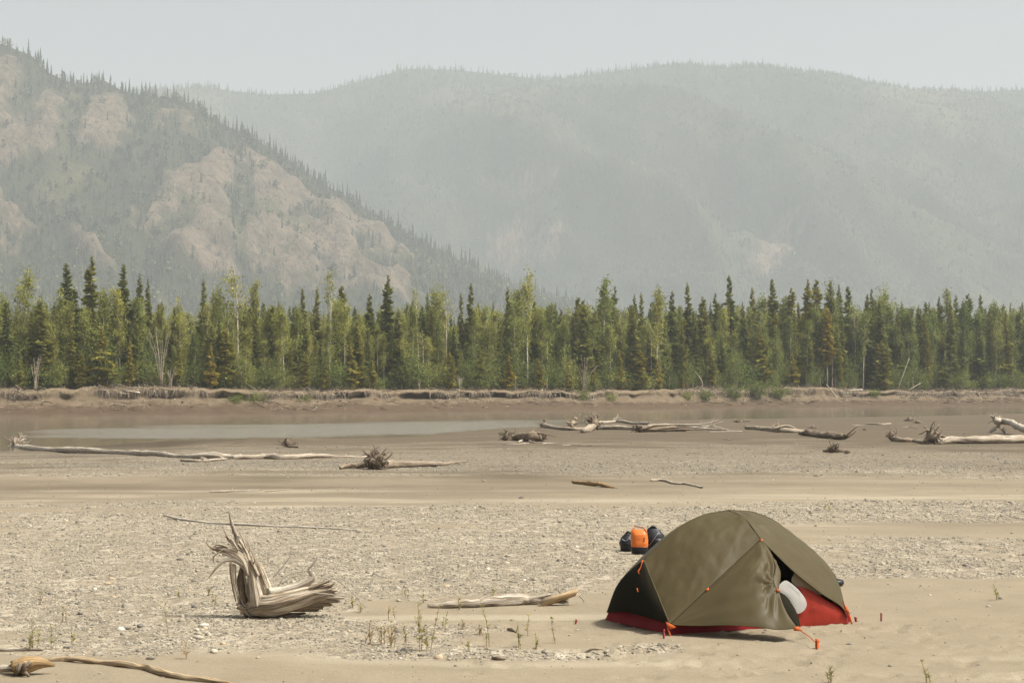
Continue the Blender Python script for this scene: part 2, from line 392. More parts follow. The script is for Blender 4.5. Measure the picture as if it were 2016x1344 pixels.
# ---- mountains
def inpoly(u, v, poly):
    P = np.array(poly, float); r = np.zeros(u.shape, bool); j = len(P) - 1
    for i in range(len(P)):
        c = ((P[i, 1] > v) != (P[j, 1] > v)) & (u < (P[j, 0] - P[i, 0]) * (v - P[i, 1]) / (P[j, 1] - P[i, 1] + 1e-9) + P[i, 0])
        r ^= c; j = i
    return r
def mat_mountain(name, rock_lo, rock_hi):
    t = NT(name); p = t.geo_pos((1, 1, 1)); rk = t.attr('rock'); gs = t.attr('grass')
    n = t.noise(0.035, t.geo_pos((1.6, 1, .5)), 8, 0.68); n2 = t.noise(0.012, p, 6, 0.6); n3 = t.noise(0.15, t.geo_pos((1.5, 1, .4)), 6, 0.7)
    rock = t.mix(t.ramp(n, [(0.35, (0, 0, 0)), (0.68, (1, 1, 1))]), rock_lo, rock_hi)
    rock = t.mix(t.ramp(n3, [(0.34, (1, 1, 1)), (0.50, (0, 0, 0))]), rock, (0.05, 0.043, 0.036, 1))
    veg = t.ramp(n2, [(0.3, (0.036, 0.042, 0.024)), (0.7, (0.082, 0.084, 0.044))])
    grass = t.ramp(n, [(0.3, (0.085, 0.085, 0.040)), (0.7, (0.145, 0.130, 0.070))])
    x = t.math('ADD', rk, t.math('MULTIPLY', t.math('SUBTRACT', n, 0.5), 1.7))
    c = t.mix(gs, veg, grass)
    c = t.mix(t.ramp(x, [(0.22, (0, 0, 0)), (0.74, (1, 1, 1))]), c, rock)
    t.bump(t.math('ADD', n, t.math('MULTIPLY', n3, 0.7)), 1.0, 16.0)
    return t.fin(c, 0.95, 0.1)
M['rocky'] = mat_mountain('rocky_slope', (0.115, 0.090, 0.062, 1), (0.265, 0.203, 0.137, 1))
M['wooded'] = mat_mountain('wooded_slope', (0.12, 0.09, 0.06, 1), (0.30, 0.225, 0.15, 1))
def interp_px(pts, Yd):
    P = np.array([at(u, v, Yd) for u, v in pts]); return P[:, 0], P[:, 2]

# near rocky mountain on the left
YR, YT = 2000.0, 1330.0
_ridge = [(-900, -180), (-500, -90), (-200, 0), (0, 86), (60, 108), (100, 146), (150, 167), (205, 158), (240, 178), (300, 193), (330, 190), (380, 208), (430, 240), (500, 272),
          (560, 308), (620, 352), (700, 398), (760, 435), (820, 472), (900, 512), (980, 548), (1060, 578), (1150, 604), (1300, 645), (1500, 700), (1750, 766), (2100, 790)]
rx, rz = interp_px(_ridge, YR)
rocks = [[(-60, 95), (60, 125), (102, 165), (112, 285), (30, 290), (-60, 300)], [(205, 158), (238, 200), (252, 275), (212, 305), (148, 262), (165, 200)],
         [(320, 193), (400, 222), (445, 262), (420, 270), (360, 280), (298, 250), (300, 215)], [(-40, 365), (30, 400), (52, 440), (40, 485), (-40, 492)],
         [(118, 425), (170, 450), (238, 480), (236, 503), (150, 484)],
         [(262, 392), (330, 330), (400, 300), (500, 288), (545, 330), (610, 372), (700, 410), (760, 462), (805, 515), (838, 568), (700, 552), (600, 535), (470, 525), (335, 500), (322, 462), (400, 432), (258, 424)]]
grassy = [[(78, 312), (130, 290), (172, 330), (198, 378), (110, 372), (68, 352)], [(330, 395), (520, 400), (640, 470), (560, 500), (430, 470)], [(118, 140), (150, 165), (140, 260), (112, 290)]]
gx = np.linspace(-1250, 560, 420); gy = np.concatenate((np.linspace(1280, 2010, 230), np.linspace(2025, 2700, 40)))
X, Y = np.meshgrid(gx, gy)
H = np.interp(X, rx, rz)
yt = YT + 60 * fbm(X / 160, 0 * X, 91, 3); yr = YR + 0 * X
pr = np.clip((Y - yt) / (yr - yt), 0, 1)
Z = H * (0.80 * pr + 0.20 * sstep(0, 1, pr))
bk = np.clip((Y - yr) / 700, 0, 1); Z = np.where(Y > yr, H * (1 - bk) ** 1.2, Z)
def smooth2(a, k=2):
    for _ in range(k):
        a = (a + np.roll(a, 1, 0) + np.roll(a, -1, 0) + np.roll(a, 1, 1) + np.roll(a, -1, 1)) / 5
    return a
u_, v_ = proj(X, Y, Z)
ju = u_ + 34 * fbm(X / 45, Y / 70, 95, 5); jv = v_ + 34 * fbm(X / 45 + 9, Y / 70, 96, 5)
front = (Y <= yr)
rk = np.zeros(X.shape)
for P in rocks: rk = np.maximum(rk, inpoly(ju, jv, P).astype(float))
gr = np.zeros(X.shape)
for P in grassy: gr = np.maximum(gr, inpoly(ju, jv, P).astype(float))
rk = smooth2(rk * front, 4); gr = smooth2(gr * front, 4)
rk = np.clip(rk * (0.92 + 1.2 * fbm(X / 34, Y / 60, 97, 5) - 0.75 * sstep(.12, .5, fbm(X / 22 + Y / 160, Y / 190, 197, 4))) - 0.2 * gr, 0, 1)
edge = np.sin(np.pi * np.clip(pr, 0, 1)) ** 0.5
rib = 1 - np.abs(fbm(X / 55, Y / 260, 98, 4)) * 2
Z = Z + edge * front * (16 * rk + 20 * rib + 7 * fbm(X / 25, Y / 25, 99, 4)) - 22 * edge * front
Z = np.maximum(Z, -2) - 3 * (pr <= 0)
Zl, rkl, grl, Xl, Yl, prl = Z, rk, gr, X, Y, pr
me = mesh_np('rocky_mountain', np.stack((X.ravel(), Y.ravel(), Z.ravel()), -1), grid_faces(len(gx), len(gy)), M['rocky'], True, None, {'rock': rk.ravel(), 'grass': gr.ravel()})
tag(link('rocky_mountain', me), 'steep mountain with tan cliffs falling to the right', None, None, 'structure')

# far wooded mountain
YR2, YT2 = 3650.0, 2450.0
_r2 = [(-1200, 240), (-600, 190), (-200, 185), (100, 190), (330, 180), (400, 172), (520, 186), (620, 184), (700, 163), (800, 136), (900, 138), (1000, 149), (1080, 158), (1150, 151), (1230, 138),
       (1300, 129), (1355, 124), (1420, 136), (1510, 137), (1600, 149), (1700, 169), (1800, 183), (1900, 182), (2016, 177), (2300, 190), (2800, 230), (3400, 300)]
rx, rz = interp_px(_r2, YR2)
gx = np.linspace(-2100, 2500, 420); gy = np.concatenate((np.linspace(2350, 3660, 240), np.linspace(3685, 4300, 16)))
X, Y = np.meshgrid(gx, gy); H = np.interp(X, rx, rz)
yt = YT2 + 200 * fbm(X / 420, 0 * X, 111, 3); pr = np.clip((Y - yt) / (YR2 - yt), 0, 1)
Z = H * (0.85 * pr + 0.15 * sstep(0, 1, pr)); bk = np.clip((Y - YR2) / 590, 0, 1); Z = np.where(Y > YR2, H * (1 - 0.7 * bk), Z)
front = (Y <= YR2); edge = np.sin(np.pi * pr) ** 0.7 * front
sp = 1 - 2 * np.abs(fbm(X / 380 + Y / 480, Y / 900 - X / 2000, 113, 5))
Z = Z + edge * (175 * sp - 105 + 22 * fbm(X / 110, Y / 160, 114, 4))
u_, v_ = proj(X, Y, Z)
for (pu, pv, su, sv_, hgt, slope) in ((1190, 300, 330, 160, 70, -0.55), (1560, 440, 210, 150, 60, 0.6), (1000, 390, 190, 120, 40, 0.2)):
    du = (u_ - pu) - slope * (v_ - pv); Z = Z + edge * hgt * np.exp(-(du / su) ** 2 - ((v_ - pv) / sv_) ** 2)
u_, v_ = proj(X, Y, Z)
ju = u_ + 22 * fbm(X / 120, Y / 160, 115, 4); jv = v_ + 18 * fbm(X / 120 + 5, Y / 160, 116, 4)
rk = np.zeros(X.shape)
for P in ([(1548, 412), (1600, 455), (1640, 480), (1570, 482), (1540, 540), (1470, 560), (1500, 480)], [(935, 500), (1010, 430), (1080, 440), (1110, 520), (1000, 545)], [(1740, 330), (1790, 330), (1780, 350)],
          [(980, 345), (1080, 350), (1100, 380), (1000, 390)], [(820, 520), (880, 500), (900, 540)]):
    rk = np.maximum(rk, inpoly(ju, jv, P).astype(float) * 0.85)
rk = smooth2(rk * front, 3)
gr = sstep(0.0, 0.45, fbm(X / 260, Y / 420, 117, 5)) * 0.9
Z = np.maximum(Z, -2) - 3 * (pr <= 0)
Zr, rkr, grr, Xr, Yr_, prr = Z, rk, gr, X, Y, pr
me = mesh_np('wooded_mountain', np.stack((X.ravel(), Y.ravel(), Z.ravel()), -1), grid_faces(len(gx), len(gy)), M['wooded'], True, None, {'rock': rk.ravel(), 'grass': gr.ravel()})
tag(link('wooded_mountain', me), 'long wooded mountain fading in the smoky haze', None, None, 'structure')

# ---- haze: smoke in the valley air
bm = bmesh.new(); bmesh.ops.create_cube(bm, size=1.0)
for v in bm.verts: v.co = Vector((v.co.x * 8800, 2350 + v.co.y * 5300, 366 + v.co.z * 740))
me = bpy.data.meshes.new('haze'); bm.to_mesh(me); bm.free()
hm = bpy.data.materials.new('smoky_haze'); hm.use_nodes = True; ht = hm.node_tree
for n in list(ht.nodes):
    if n.type != 'OUTPUT_MATERIAL': ht.nodes.remove(n)
pv = ht.nodes.new('ShaderNodeVolumePrincipled'); pv.inputs['Color'].default_value = (0.725, 0.79, 0.82, 1); pv.inputs['Density'].default_value = 0.00023
pv.inputs['Anisotropy'].default_value = 0.0
ht.links.new(pv.outputs[0], [n for n in ht.nodes if n.type == 'OUTPUT_MATERIAL'][0].inputs['Volume'])
me.materials.append(hm)
tag(link('haze', me), 'thin pale smoke haze filling the valley', None, None, 'stuff')

# ------------------------------------------------------------------ scatter helper (stuff only)
def scatter(name, pts, rot, scl, pick, sources, tint, label):
    me = bpy.data.meshes.new(name); me.vertices.add(len(pts)); me.vertices.foreach_set('co', np.asarray(pts, np.float32).ravel())
    for k, a, ty in (('rot', rot, 'FLOAT_VECTOR'), ('scl', scl, 'FLOAT_VECTOR')):
        x = me.attributes.new(k, ty, 'POINT'); x.data.foreach_set('vector', np.asarray(a, np.float32).ravel())
    x = me.attributes.new('pick', 'INT', 'POINT'); x.data.foreach_set('value', np.asarray(pick, np.int32))
    x = me.attributes.new('tint', 'FLOAT', 'POINT'); x.data.foreach_set('value', np.asarray(tint, np.float32))
    o = link(name, me)
    cl = bpy.data.collections.new(name + '_kinds')
    for k, s in enumerate(sources):
        q = bpy.data.objects.new('%s_kind_%02d' % (name, k), s); cl.objects.link(q)
    ng = bpy.data.node_groups.new(name + '_scatter', 'GeometryNodeTree')
    ng.interface.new_socket('Geometry', in_out='INPUT', socket_type='NodeSocketGeometry'); ng.interface.new_socket('Geometry', in_out='OUTPUT', socket_type='NodeSocketGeometry')
    gi = ng.nodes.new('NodeGroupInput'); go = ng.nodes.new('NodeGroupOutput'); ci = ng.nodes.new('GeometryNodeCollectionInfo')
    ci.inputs['Collection'].default_value = cl; ci.inputs['Separate Children'].default_value = True; ci.inputs['Reset Children'].default_value = True
    ip = ng.nodes.new('GeometryNodeInstanceOnPoints'); ip.inputs['Pick Instance'].default_value = True
    def na(nm, ty):
        x = ng.nodes.new('GeometryNodeInputNamedAttribute'); x.data_type = ty; x.inputs[0].default_value = nm; return x.outputs[0]
    e2r = ng.nodes.new('FunctionNodeEulerToRotation')
    ng.links.new(na('rot', 'FLOAT_VECTOR'), e2r.inputs[0]); ng.links.new(e2r.outputs[0], ip.inputs['Rotation'])
    ng.links.new(na('scl', 'FLOAT_VECTOR'), ip.inputs['Scale']); ng.links.new(na('pick', 'INT'), ip.inputs['Instance Index'])
    ng.links.new(gi.outputs[0], ip.inputs['Points']); ng.links.new(ci.outputs[0], ip.inputs['Instance']); ng.links.new(ip.outputs[0], go.inputs[0])
    md = o.modifiers.new('scatter', 'NODES'); md.node_group = ng
    return tag(o, label, None, None, 'stuff')

# ------------------------------------------------------------------ trees
def mat_leaf(name, stops, trans=0.3, var=0.45):
    t = NT(name); ti = t.attr('tint', 'INSTANCER'); loc = t.attr('tint')
    c = t.ramp(ti, stops)
    v = t.math('ADD', 1 - var, t.math('MULTIPLY', loc, 2 * var))
    c = t.mix(1.0, c, t.n('ShaderNodeCombineColor', inp={0: v, 1: v, 2: v}).outputs[0], 'MULTIPLY')
    d = t.n('ShaderNodeBsdfDiffuse', inp={'Color': c}); tr = t.n('ShaderNodeBsdfTranslucent', inp={'Color': c})
    mx = t.n('ShaderNodeMixShader', inp={0: trans, 1: d.outputs[0], 2: tr.outputs[0]})
    t.t.nodes.remove(t.b); t.l(mx.outputs[0], t.out.inputs[0])
    return t.m
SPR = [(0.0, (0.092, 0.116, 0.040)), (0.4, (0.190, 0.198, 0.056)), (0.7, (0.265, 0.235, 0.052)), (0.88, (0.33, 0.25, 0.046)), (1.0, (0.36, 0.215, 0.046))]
POP = [(0.0, (0.125, 0.162, 0.046)), (0.5, (0.275, 0.285, 0.082)), (1.0, (0.38, 0.35, 0.10))]
M['needles'] = mat_leaf('spruce_needles', SPR, 0.22)
M['leaves'] = mat_leaf('poplar_leaves', POP, 0.5)
M['hill_needles'] = mat_leaf('hillside_needles', [(0.0, (0.030, 0.039, 0.026)), (0.6, (0.060, 0.070, 0.038)), (1.0, (0.125, 0.128, 0.060))], 0.15)
def mat_bark(name, lo, hi, dark, sc=1.5):
    t = NT(name); p = t.coords('Object', (1, 1, 0.35)); n = t.noise(sc * 3, p, 5, 0.7); n2 = t.noise(sc, t.coords('Object', (1, 1, 1.5)), 3, 0.6)
    c = t.mix(n, lo, hi); c = t.mix(t.ramp(n2, [(0.58, (0, 0, 0)), (0.66, (1, 1, 1))]), c, dark)
    t.bump(n, 0.5, 0.02); return t.fin(c, 0.9, 0.2)
M['pale_bark'] = mat_bark('pale_poplar_bark', (0.36, 0.31, 0.23, 1), (0.56, 0.50, 0.40, 1), (0.12, 0.10, 0.08, 1))
M['grey_bark'] = mat_bark('grey_spruce_bark', (0.16, 0.125, 0.09, 1), (0.28, 0.23, 0.17, 1), (0.08, 0.06, 0.045, 1))

def spruce_parts(seed, h=14.0, rmax=1.25, bare=0.08, dens=1.0, power=0.85):
    r = np.random.default_rng(seed)
    tr = MB(); lean = r.normal(0, 0.012, 2) * h
    tube(tr, [(0, 0, -0.35), (lean[0] * .3, lean[1] * .3, h * .5), (lean[0], lean[1], h * 0.985)], [0.011 * h, 0.007 * h, 0.0012 * h], 6, 7)
    nb = int(260 * dens)
    zz = (bare + (0.985 - bare) * (np.arange(nb) + r.random(nb)) / nb) * h
    f = zz / h
    env = rmax * ((1 - f) ** power) * (0.55 + 0.45 * sstep(bare, bare + .22, f)) + 0.05
    gap = 0.72 + 0.55 * vnoise(f * 13, 0 * f, seed)            # clumpy whorls
    L = env * gap * r.uniform(0.6, 1.18, nb)
    az = r.uniform(0, 2 * math.pi, nb)
    dr = np.where(f > 0.8, 0.35, -0.28) * r.uniform(0.6, 1.3, nb) + np.where(f > .8, 0, -0.12 * (1 - f))
    ax = np.stack((np.cos(az), np.sin(az), 0 * az), -1); sd = np.stack((-np.sin(az), np.cos(az), 0 * az), -1)
    ctr = np.stack((np.interp(f, [0, .5, 1], [0, lean[0] * .3, lean[0]]), np.interp(f, [0, .5, 1], [0, lean[1] * .3, lean[1]]), zz), -1)
    ts = np.array((0.05, 0.4, 0.75, 1.0)); wd = np.array((0.10, 0.30, 0.24, 0.03))
    V = []; C = []; Q = []
    for strip in range(2):
        P = ctr[:, None, :] + ax[:, None, :] * (L[:, None] * ts)[..., None]
        P[..., 2] += (dr * L)[:, None] * ts ** 1.4 + 0.14 * L[:, None] * (ts > .95)
        w = (L[:, None] * wd * r.uniform(0.7, 1.35, (nb, 4)) + 0.03)[..., None]
        if strip == 0:
            a = P + sd[:, None, :] * w; b = P - sd[:, None, :] * w
            a[..., 2] -= w[..., 0] * .3; b[..., 2] -= w[..., 0] * .3
        else:
            a = P + np.array((0, 0, .35)) * w; b = P - np.array((0, 0, 1.05)) * w + sd[:, None, :] * w * r.uniform(-.5, .5, (nb, 1, 1))
        vv = np.stack((a, b), 2).reshape(nb, 8, 3)
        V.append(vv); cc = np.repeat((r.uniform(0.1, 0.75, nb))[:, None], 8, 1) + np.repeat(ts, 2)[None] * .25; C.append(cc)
    V = np.concatenate(V).reshape(-1, 3); C = np.concatenate(C).ravel()
    i = (np.arange(2 * nb) * 8)[:, None]
    q = np.concatenate([np.stack((i[:, 0] + 2 * k, i[:, 0] + 2 * k + 2, i[:, 0] + 2 * k + 3, i[:, 0] + 2 * k + 1), -1) for k in range(3)])
    fo = MB(); fo.add(V, q, None, None, C)
    return tr.mesh('trunk', M['grey_bark']), fo.mesh('crown', M['needles'], False)
def leaf_quads(r, cen, size):
    n = len(cen); a = r.normal(size=(n, 3)); a /= np.linalg.norm(a, axis=1)[:, None]
    b = np.cross(a, r.normal(size=(n, 3))); b /= np.linalg.norm(b, axis=1)[:, None]
    s = size[:, None]; V = np.stack((cen - a * s, cen + b * s * .6, cen + a * s, cen - b * s * .6), 1).reshape(-1, 3)
    q = np.arange(n * 4).reshape(n, 4); return V, q
def poplar_parts(seed, h=12.0, rmax=1.3, base=0.28, nl=1700, bent=1.0, tw=1.0):
    r = np.random.default_rng(seed); tr = MB()
    b = r.normal(0, 0.035, 2) * h * bent
    spine = np.array([(0, 0, -0.3), (b[0] * .25, b[1] * .25, h * .35), (b[0] * .4, b[1] * .7, h * .7), (b[0], b[1], h)])
    tube(tr, spine, [0.0095 * h * tw, 0.007 * h * tw, 0.004 * h * tw, 0.001 * h], 6, 10)
    fine = spline(spine, 60); cen = []; 
    for k in range(int(17 + 6 * r.random())):
        f = base + (0.97 - base) * (k + r.random()) / 21
        if f > .97: continue
        p0 = fine[int(f * 59)]; a = r.uniform(0, 6.283)
        L = rmax * (0.5 + 0.9 * math.sin(math.pi * min(1, (f - base) / (1 - base) * .75 + .22))) * r.uniform(.45, 1.0)
        e = p0 + np.array((math.cos(a) * L * .75, math.sin(a) * L * .75, L * r.uniform(.35, .95)))
        m = (p0 + e) / 2 + np.array((0, 0, -.08 * L))
        tube(tr, [p0, m, e], [0.0025 * h, 0.0016 * h, 0.0006 * h], 4, 4, caps=False)
        for q_ in (.5, .8, 1.0):
            cen.append((m + (e - m) * (q_ * 2 - 1) if q_ > .5 else m, .24 + .30 * L * q_ * .6))
    for f in np.linspace(.72, 1.0, 6): cen.append((fine[int(f * 59)], .34))
    ci = r.integers(0, len(cen), nl); P = np.array([c[0] for c in cen])[ci]; S = np.array([c[1] for c in cen])[ci]
    P = P + r.normal(size=(nl, 3)) * S[:, None] * np.array((.85, .85, 1.0))
    V, q = leaf_quads(r, P, r.uniform(.08, .17, nl)); tint = np.repeat(np.clip(0.5 + 0.22 * r.normal(size=nl) + .9 * (vnoise(P[:, 0] * 1.5 + 50, P[:, 2] * 1.5, seed) - .5), 0, 1), 4)
    fo = MB(); fo.add(V, q, None, None, tint)
    return tr.mesh('trunk', M['pale_bark']), fo.mesh('crown', M['leaves'], False)
def shrub_parts(seed, h=2.6, rad=1.5, nl=1100, stems=9):
    r = np.random.default_rng(seed); tr = MB(); cen = []
    for k in range(stems):
        a = r.uniform(0, 6.283); d = rad * r.uniform(.2, 1.0); hh = h * r.uniform(.6, 1.0) * (1 - .25 * (d / rad) ** 2)
        e = np.array((math.cos(a) * d, math.sin(a) * d, hh)); m = e * np.array((.5, .5, .55))
        tube(tr, [(math.cos(a) * .15, math.sin(a) * .15, -.2), m, e], [.03, .022, .008], 4, 5, caps=False)
        for f in (.3, .5, .75, 1.0): cen.append((m * f * 2 if f <= .5 else m + (e - m) * (f * 2 - 1), .22 + .14 * h))
    ci = r.integers(0, len(cen), nl); P = np.array([c[0] for c in cen])[ci]; S = np.array([c[1] for c in cen])[ci]
    P = P + r.normal(size=(nl, 3)) * S[:, None] * np.array((.8, .8, .55)); P[:, 2] = np.abs(P[:, 2]) + .05
    V, q = leaf_quads(r, P, r.uniform(.06, .12, nl))
    fo = MB(); fo.add(V, q, None, None, np.repeat(np.clip(.5 + .3 * r.normal(size=nl), 0, 1), 4))
    return tr.mesh('stem', M['grey_bark']), fo.mesh('foliage', M['leaves'], False)
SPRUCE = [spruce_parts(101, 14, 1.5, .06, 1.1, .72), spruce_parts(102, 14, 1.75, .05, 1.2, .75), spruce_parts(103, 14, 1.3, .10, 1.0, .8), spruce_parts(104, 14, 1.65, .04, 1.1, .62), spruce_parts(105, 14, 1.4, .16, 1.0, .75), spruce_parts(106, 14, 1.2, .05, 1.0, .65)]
YOUNG = [spruce_parts(111, 6, 1.25, .05, .6, .9), spruce_parts(112, 6, 1.05, .06, .6, .9), spruce_parts(113, 6, 1.4, .10, .62, .8)]
HALFBARE = spruce_parts(121, 14, 2.1, .30, .95, .55)
POPLAR = [poplar_parts(201, 12, 1.2, .28, 1900), poplar_parts(202, 12, 1.05, .35, 1600), poplar_parts(203, 12, 1.4, .2, 2200), poplar_parts(204, 12, .95, .4, 1400), poplar_parts(205, 12, 1.2, .26, 1900), poplar_parts(206, 12, 1.1, .18, 2000)]
BARE = [poplar_parts(211, 12, 1.0, .55, 420, 1.0, 1.25), poplar_parts(212, 12, .9, .65, 300, 1.2, 1.2)]
SHRUB = [shrub_parts(301), shrub_parts(302, 3.4, 1.3, 1200, 8), shrub_parts(303, 2.0, 1.7, 1000, 10), shrub_parts(304, 4.2, 1.5, 1500, 9)]
def plant(name, kind, loc, sxy, sz, tint, label, cat, group, parts=('trunk', 'crown'), rz=None):
    o = empty(name, loc, label, cat, group, random.uniform(0, 6.283) if rz is None else rz); o.scale = (sxy, sxy, sz)
    a = link(parts[0], kind[0], o); b = link(parts[1], kind[1], o); b['tint'] = float(tint); a['tint'] = float(tint)
    return o
def tree_spot(u, back):
    # ground point 'back' metres behind the lip of the far bank, on the sight line of column u
    k = (u - 1008.0) / FPX; y = 200.0
    for _ in range(12): y = float(bank_y(k * y)) + 7.5 + back
    x = k * y; return x, y, bank_top(x) + 0.02
def top_h(u, v, x, y, z): return float(at(u, v, y)[2] - z)
_lim = [90, 200, 330, 470, 620, 740, 860, 970, 1080, 1200, 1320, 1420, 1520, 1620, 1700, 1790, 1890]
REG = ['at the far left end of the treeline', 'under the two topmost left spruces', 'around the bare grey shrub at left', 'left of the thin tall poplar', 'right of the thin tall poplar', 'left of the lone thick-topped spruce', 'right of the lone thick-topped spruce',
       'around the tall narrow middle spruce', 'around the wispy tallest poplar', 'above the left of the log jam', 'around the white-stemmed birch', 'above the right of the log jam', 'behind the big bank bush', 'left of the amber spruce', 'right beside the amber spruce', 'above the flat pale bank logs', 'in the right part beyond the bank logs', 'at the far right end of the treeline']
def region(u): return sum(u >= k for k in _lim)
def hue(t): return 'dark green' if t < .25 else 'mid green' if t < .42 else 'light green' if t < .6 else 'yellow-green'
def tall(h, a, b): return 'low' if h < a else 'tall' if h > b else 'middling'
used = []
# spruces whose tips stand clear on the skyline: (u, v of tip, back, width factor, kind, tint, own label or None)
SK = [(140, 515, 9, 1.35, 1, .22, 'broad dark spruce, second tallest tip at the left of the treeline'), (176, 500, 8, 1.15, 0, .46, 'brownish spruce with the topmost tip at the left of the treeline'),
      (238, 517, 8, 1.1, 1, .18, 'dark spruce right of the two tallest tips at left'), (270, 533, 7, .95, 2, .25, None), (293, 545, 9, .85, 2, .3, None), (81, 590, 1.5, 1.3, 3, .45, 'bushy olive spruce low at the left end of the treeline'),
      (398, 545, 10, .9, 5, .33, None), (421, 568, 9, .8, 2, .3, None), (507, 575, 12, .9, 0, .35, None), (597, 565, 8, .95, 4, .33, None), (622, 560, 12, .9, 5, .4, None), (672, 560, 10, 1.1, 3, .42, None),
      (758, 537, 7, 1.2, 0, .28, 'tall spruce with thick dark top standing alone mid-left against the mountain'), (722, 575, 9, 1.1, 1, .36, None), (838, 572, 11, .8, 2, .35, None), (908, 572, 10, .75, 5, .38, None), (925, 553, 8, 1.0, 4, .33, 'tall narrow spruce near the middle of the treeline'),
      (997, 563, 8, .9, 5, .45, None), (1020, 570, 10, 1.0, 0, .3, None), (1053, 590, 9, .95, 3, .4, None), (1090, 594, 10, .8, 2, .22, None), (1138, 583, 8, 1.2, 3, .45, None),
      (1185, 550, 8, 1.2, 1, .25, None), (1205, 560, 11, 1.0, 0, .22, None), (1245, 575, 9, 1.0, 2, .3, None), (1262, 572, 10, .9, 5, .34, None), (1292, 568, 8, 1.05, 0, .36, None), (1318, 570, 8, 1.05, 1, .25, None),
      (1357, 552, 8, 1.05, 4, .36, 'spruce rising left of the three-pronged tall spruce, above the log jam'), (1384, 582, 3, 1.15, 3, .42, None), (1412, 574, 9, 1.05, 0, .28, None), (1441, 539, 9, 1.0, 1, .27, 'tallest spruce right of centre with a thin leading tip'),
      (1465, 590, 11, .9, 2, .4, None), (1483, 562, 7, 1.0, 4, .46, None), (1504, 580, 9, 1.0, 5, .36, None), (1527, 546, 9, 1.1, 1, .34, None), (1558, 565, 5, 1.05, 3, .5, None), (1587, 546, 5, 1.25, 0, .58, 'tall yellowish spruce just left of the amber half-bare spruce'),
      (1610, 548, 8, 1.05, 3, .45, None), (1632, 550, 8, 1.0, 1, .36, None), (1650, 556, 10, .95, 0, .33, None), (1677, 560, 8, 1.15, 1, .18, None), (1705, 575, 10, 1.0, 4, .26, None), (1722, 566, 8, 1.0, 0, .27, None), (1738, 572, 10, .9, 2, .3, None),
      (1820, 592, 8, 1.1, 1, .15, None), (1850, 580, 10, 1.0, 0, .22, None), (1880, 578, 9, 1.0, 5, .25, None), (1905, 577, 9, 1.15, 3, .23, None), (1934, 576, 10, 1.0, 4, .27, None), (1976, 596, 9, 1.1, 1, .24, None), (2006, 600, 10, 1.0, 0, .25, None)]
for (u, v, bk_, wf, kd, tn, lb) in SK:
    x, y, z = tree_spot(u, bk_); h = top_h(u, v, x, y, z); used.append(u)
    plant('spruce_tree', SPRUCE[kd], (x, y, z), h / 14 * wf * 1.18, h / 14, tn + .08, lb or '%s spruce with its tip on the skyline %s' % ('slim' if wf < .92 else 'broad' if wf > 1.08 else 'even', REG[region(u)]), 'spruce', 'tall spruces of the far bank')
x, y, z = tree_spot(1628, 1.0); h = top_h(1628, 605, x, y, z)
plant('spruce_tree', HALFBARE, (x, y, z), h / 14 * 1.25, h / 14, .80, 'amber half-bare spruce with long bare lower trunk at the bank edge', 'spruce', 'tall spruces of the far bank')
x, y, z = tree_spot(1648, 1.6); h = top_h(1648, 640, x, y, z)
plant('spruce_tree', SPRUCE[4], (x, y, z), h / 14 * 1.4, h / 14, .78, 'shorter golden spruce right of the amber half-bare spruce', 'spruce', 'tall spruces of the far bank')
# young yellowish spruces along the edge
YG = [(200, 640, .8, 1.25, .66), (255, 660, 1.2, .8, .72), (160, 690, .8, .9, .6), (415, 672, .4, .85, .76), (350, 665, 2, .9, .6), (445, 640, 2.5, 1.0, .58), (690, 668, .8, 1.0, .66), (735, 690, .6, .8, .6), (885, 690, .8, 1.15, .64),
      (945, 680, 2, 1.0, .56), (1000, 692, .6, 1.3, .8), (1062, 705, .8, 1.0, .66), (1120, 705, 1.5, .8, .66), (1220, 690, .8, 1.25, .7), (1256, 665, 2.5, 1.1, .66), (1296, 708, .4, .85, .82), (1170, 700, 1.0, .9, .62), (1735, 668, 1.2, 1.3, .55),
      (1560, 690, 1.0, 1.1, .72), (1500, 640, 2, 1.1, .6), (600, 690, 1.0, .9, .55), (640, 700, .7, .8, .62), (40, 690, 1.2, .9, .55), (1400, 690, 2, 1.0, .55), (1860, 690, 1.5, 1.0, .35), (1345, 735, -.4, .7, .9)]
ydist = {0: None}
for n_, (u, v, bk_, wf, tn) in enumerate(YG):
    x, y, z = tree_spot(u, min(bk_, 1.5) - .9); h = top_h(u, v, x, y, z)
    lb = {3: 'small yellow-green young spruce at the bank edge with short bare foot, left of centre', 10: 'wide golden young spruce at the bank edge near the middle', 15: 'bright yellow-green young spruce above the log jam', 17: 'single broad green young spruce at the edge right of the amber spruce', 25: 'tiny golden spruce beside the curved dead stem on the bank'}.get(n_)
    plant('young_spruce', YOUNG[n_ % 3], (x, y, z), h / 6 * wf * 1.15, h / 6, tn + .04, lb or '%s young spruce at the bank edge %s' % ('golden' if tn > .68 else 'yellow-green', REG[region(u)]), 'spruce', 'young spruces along the bank edge')
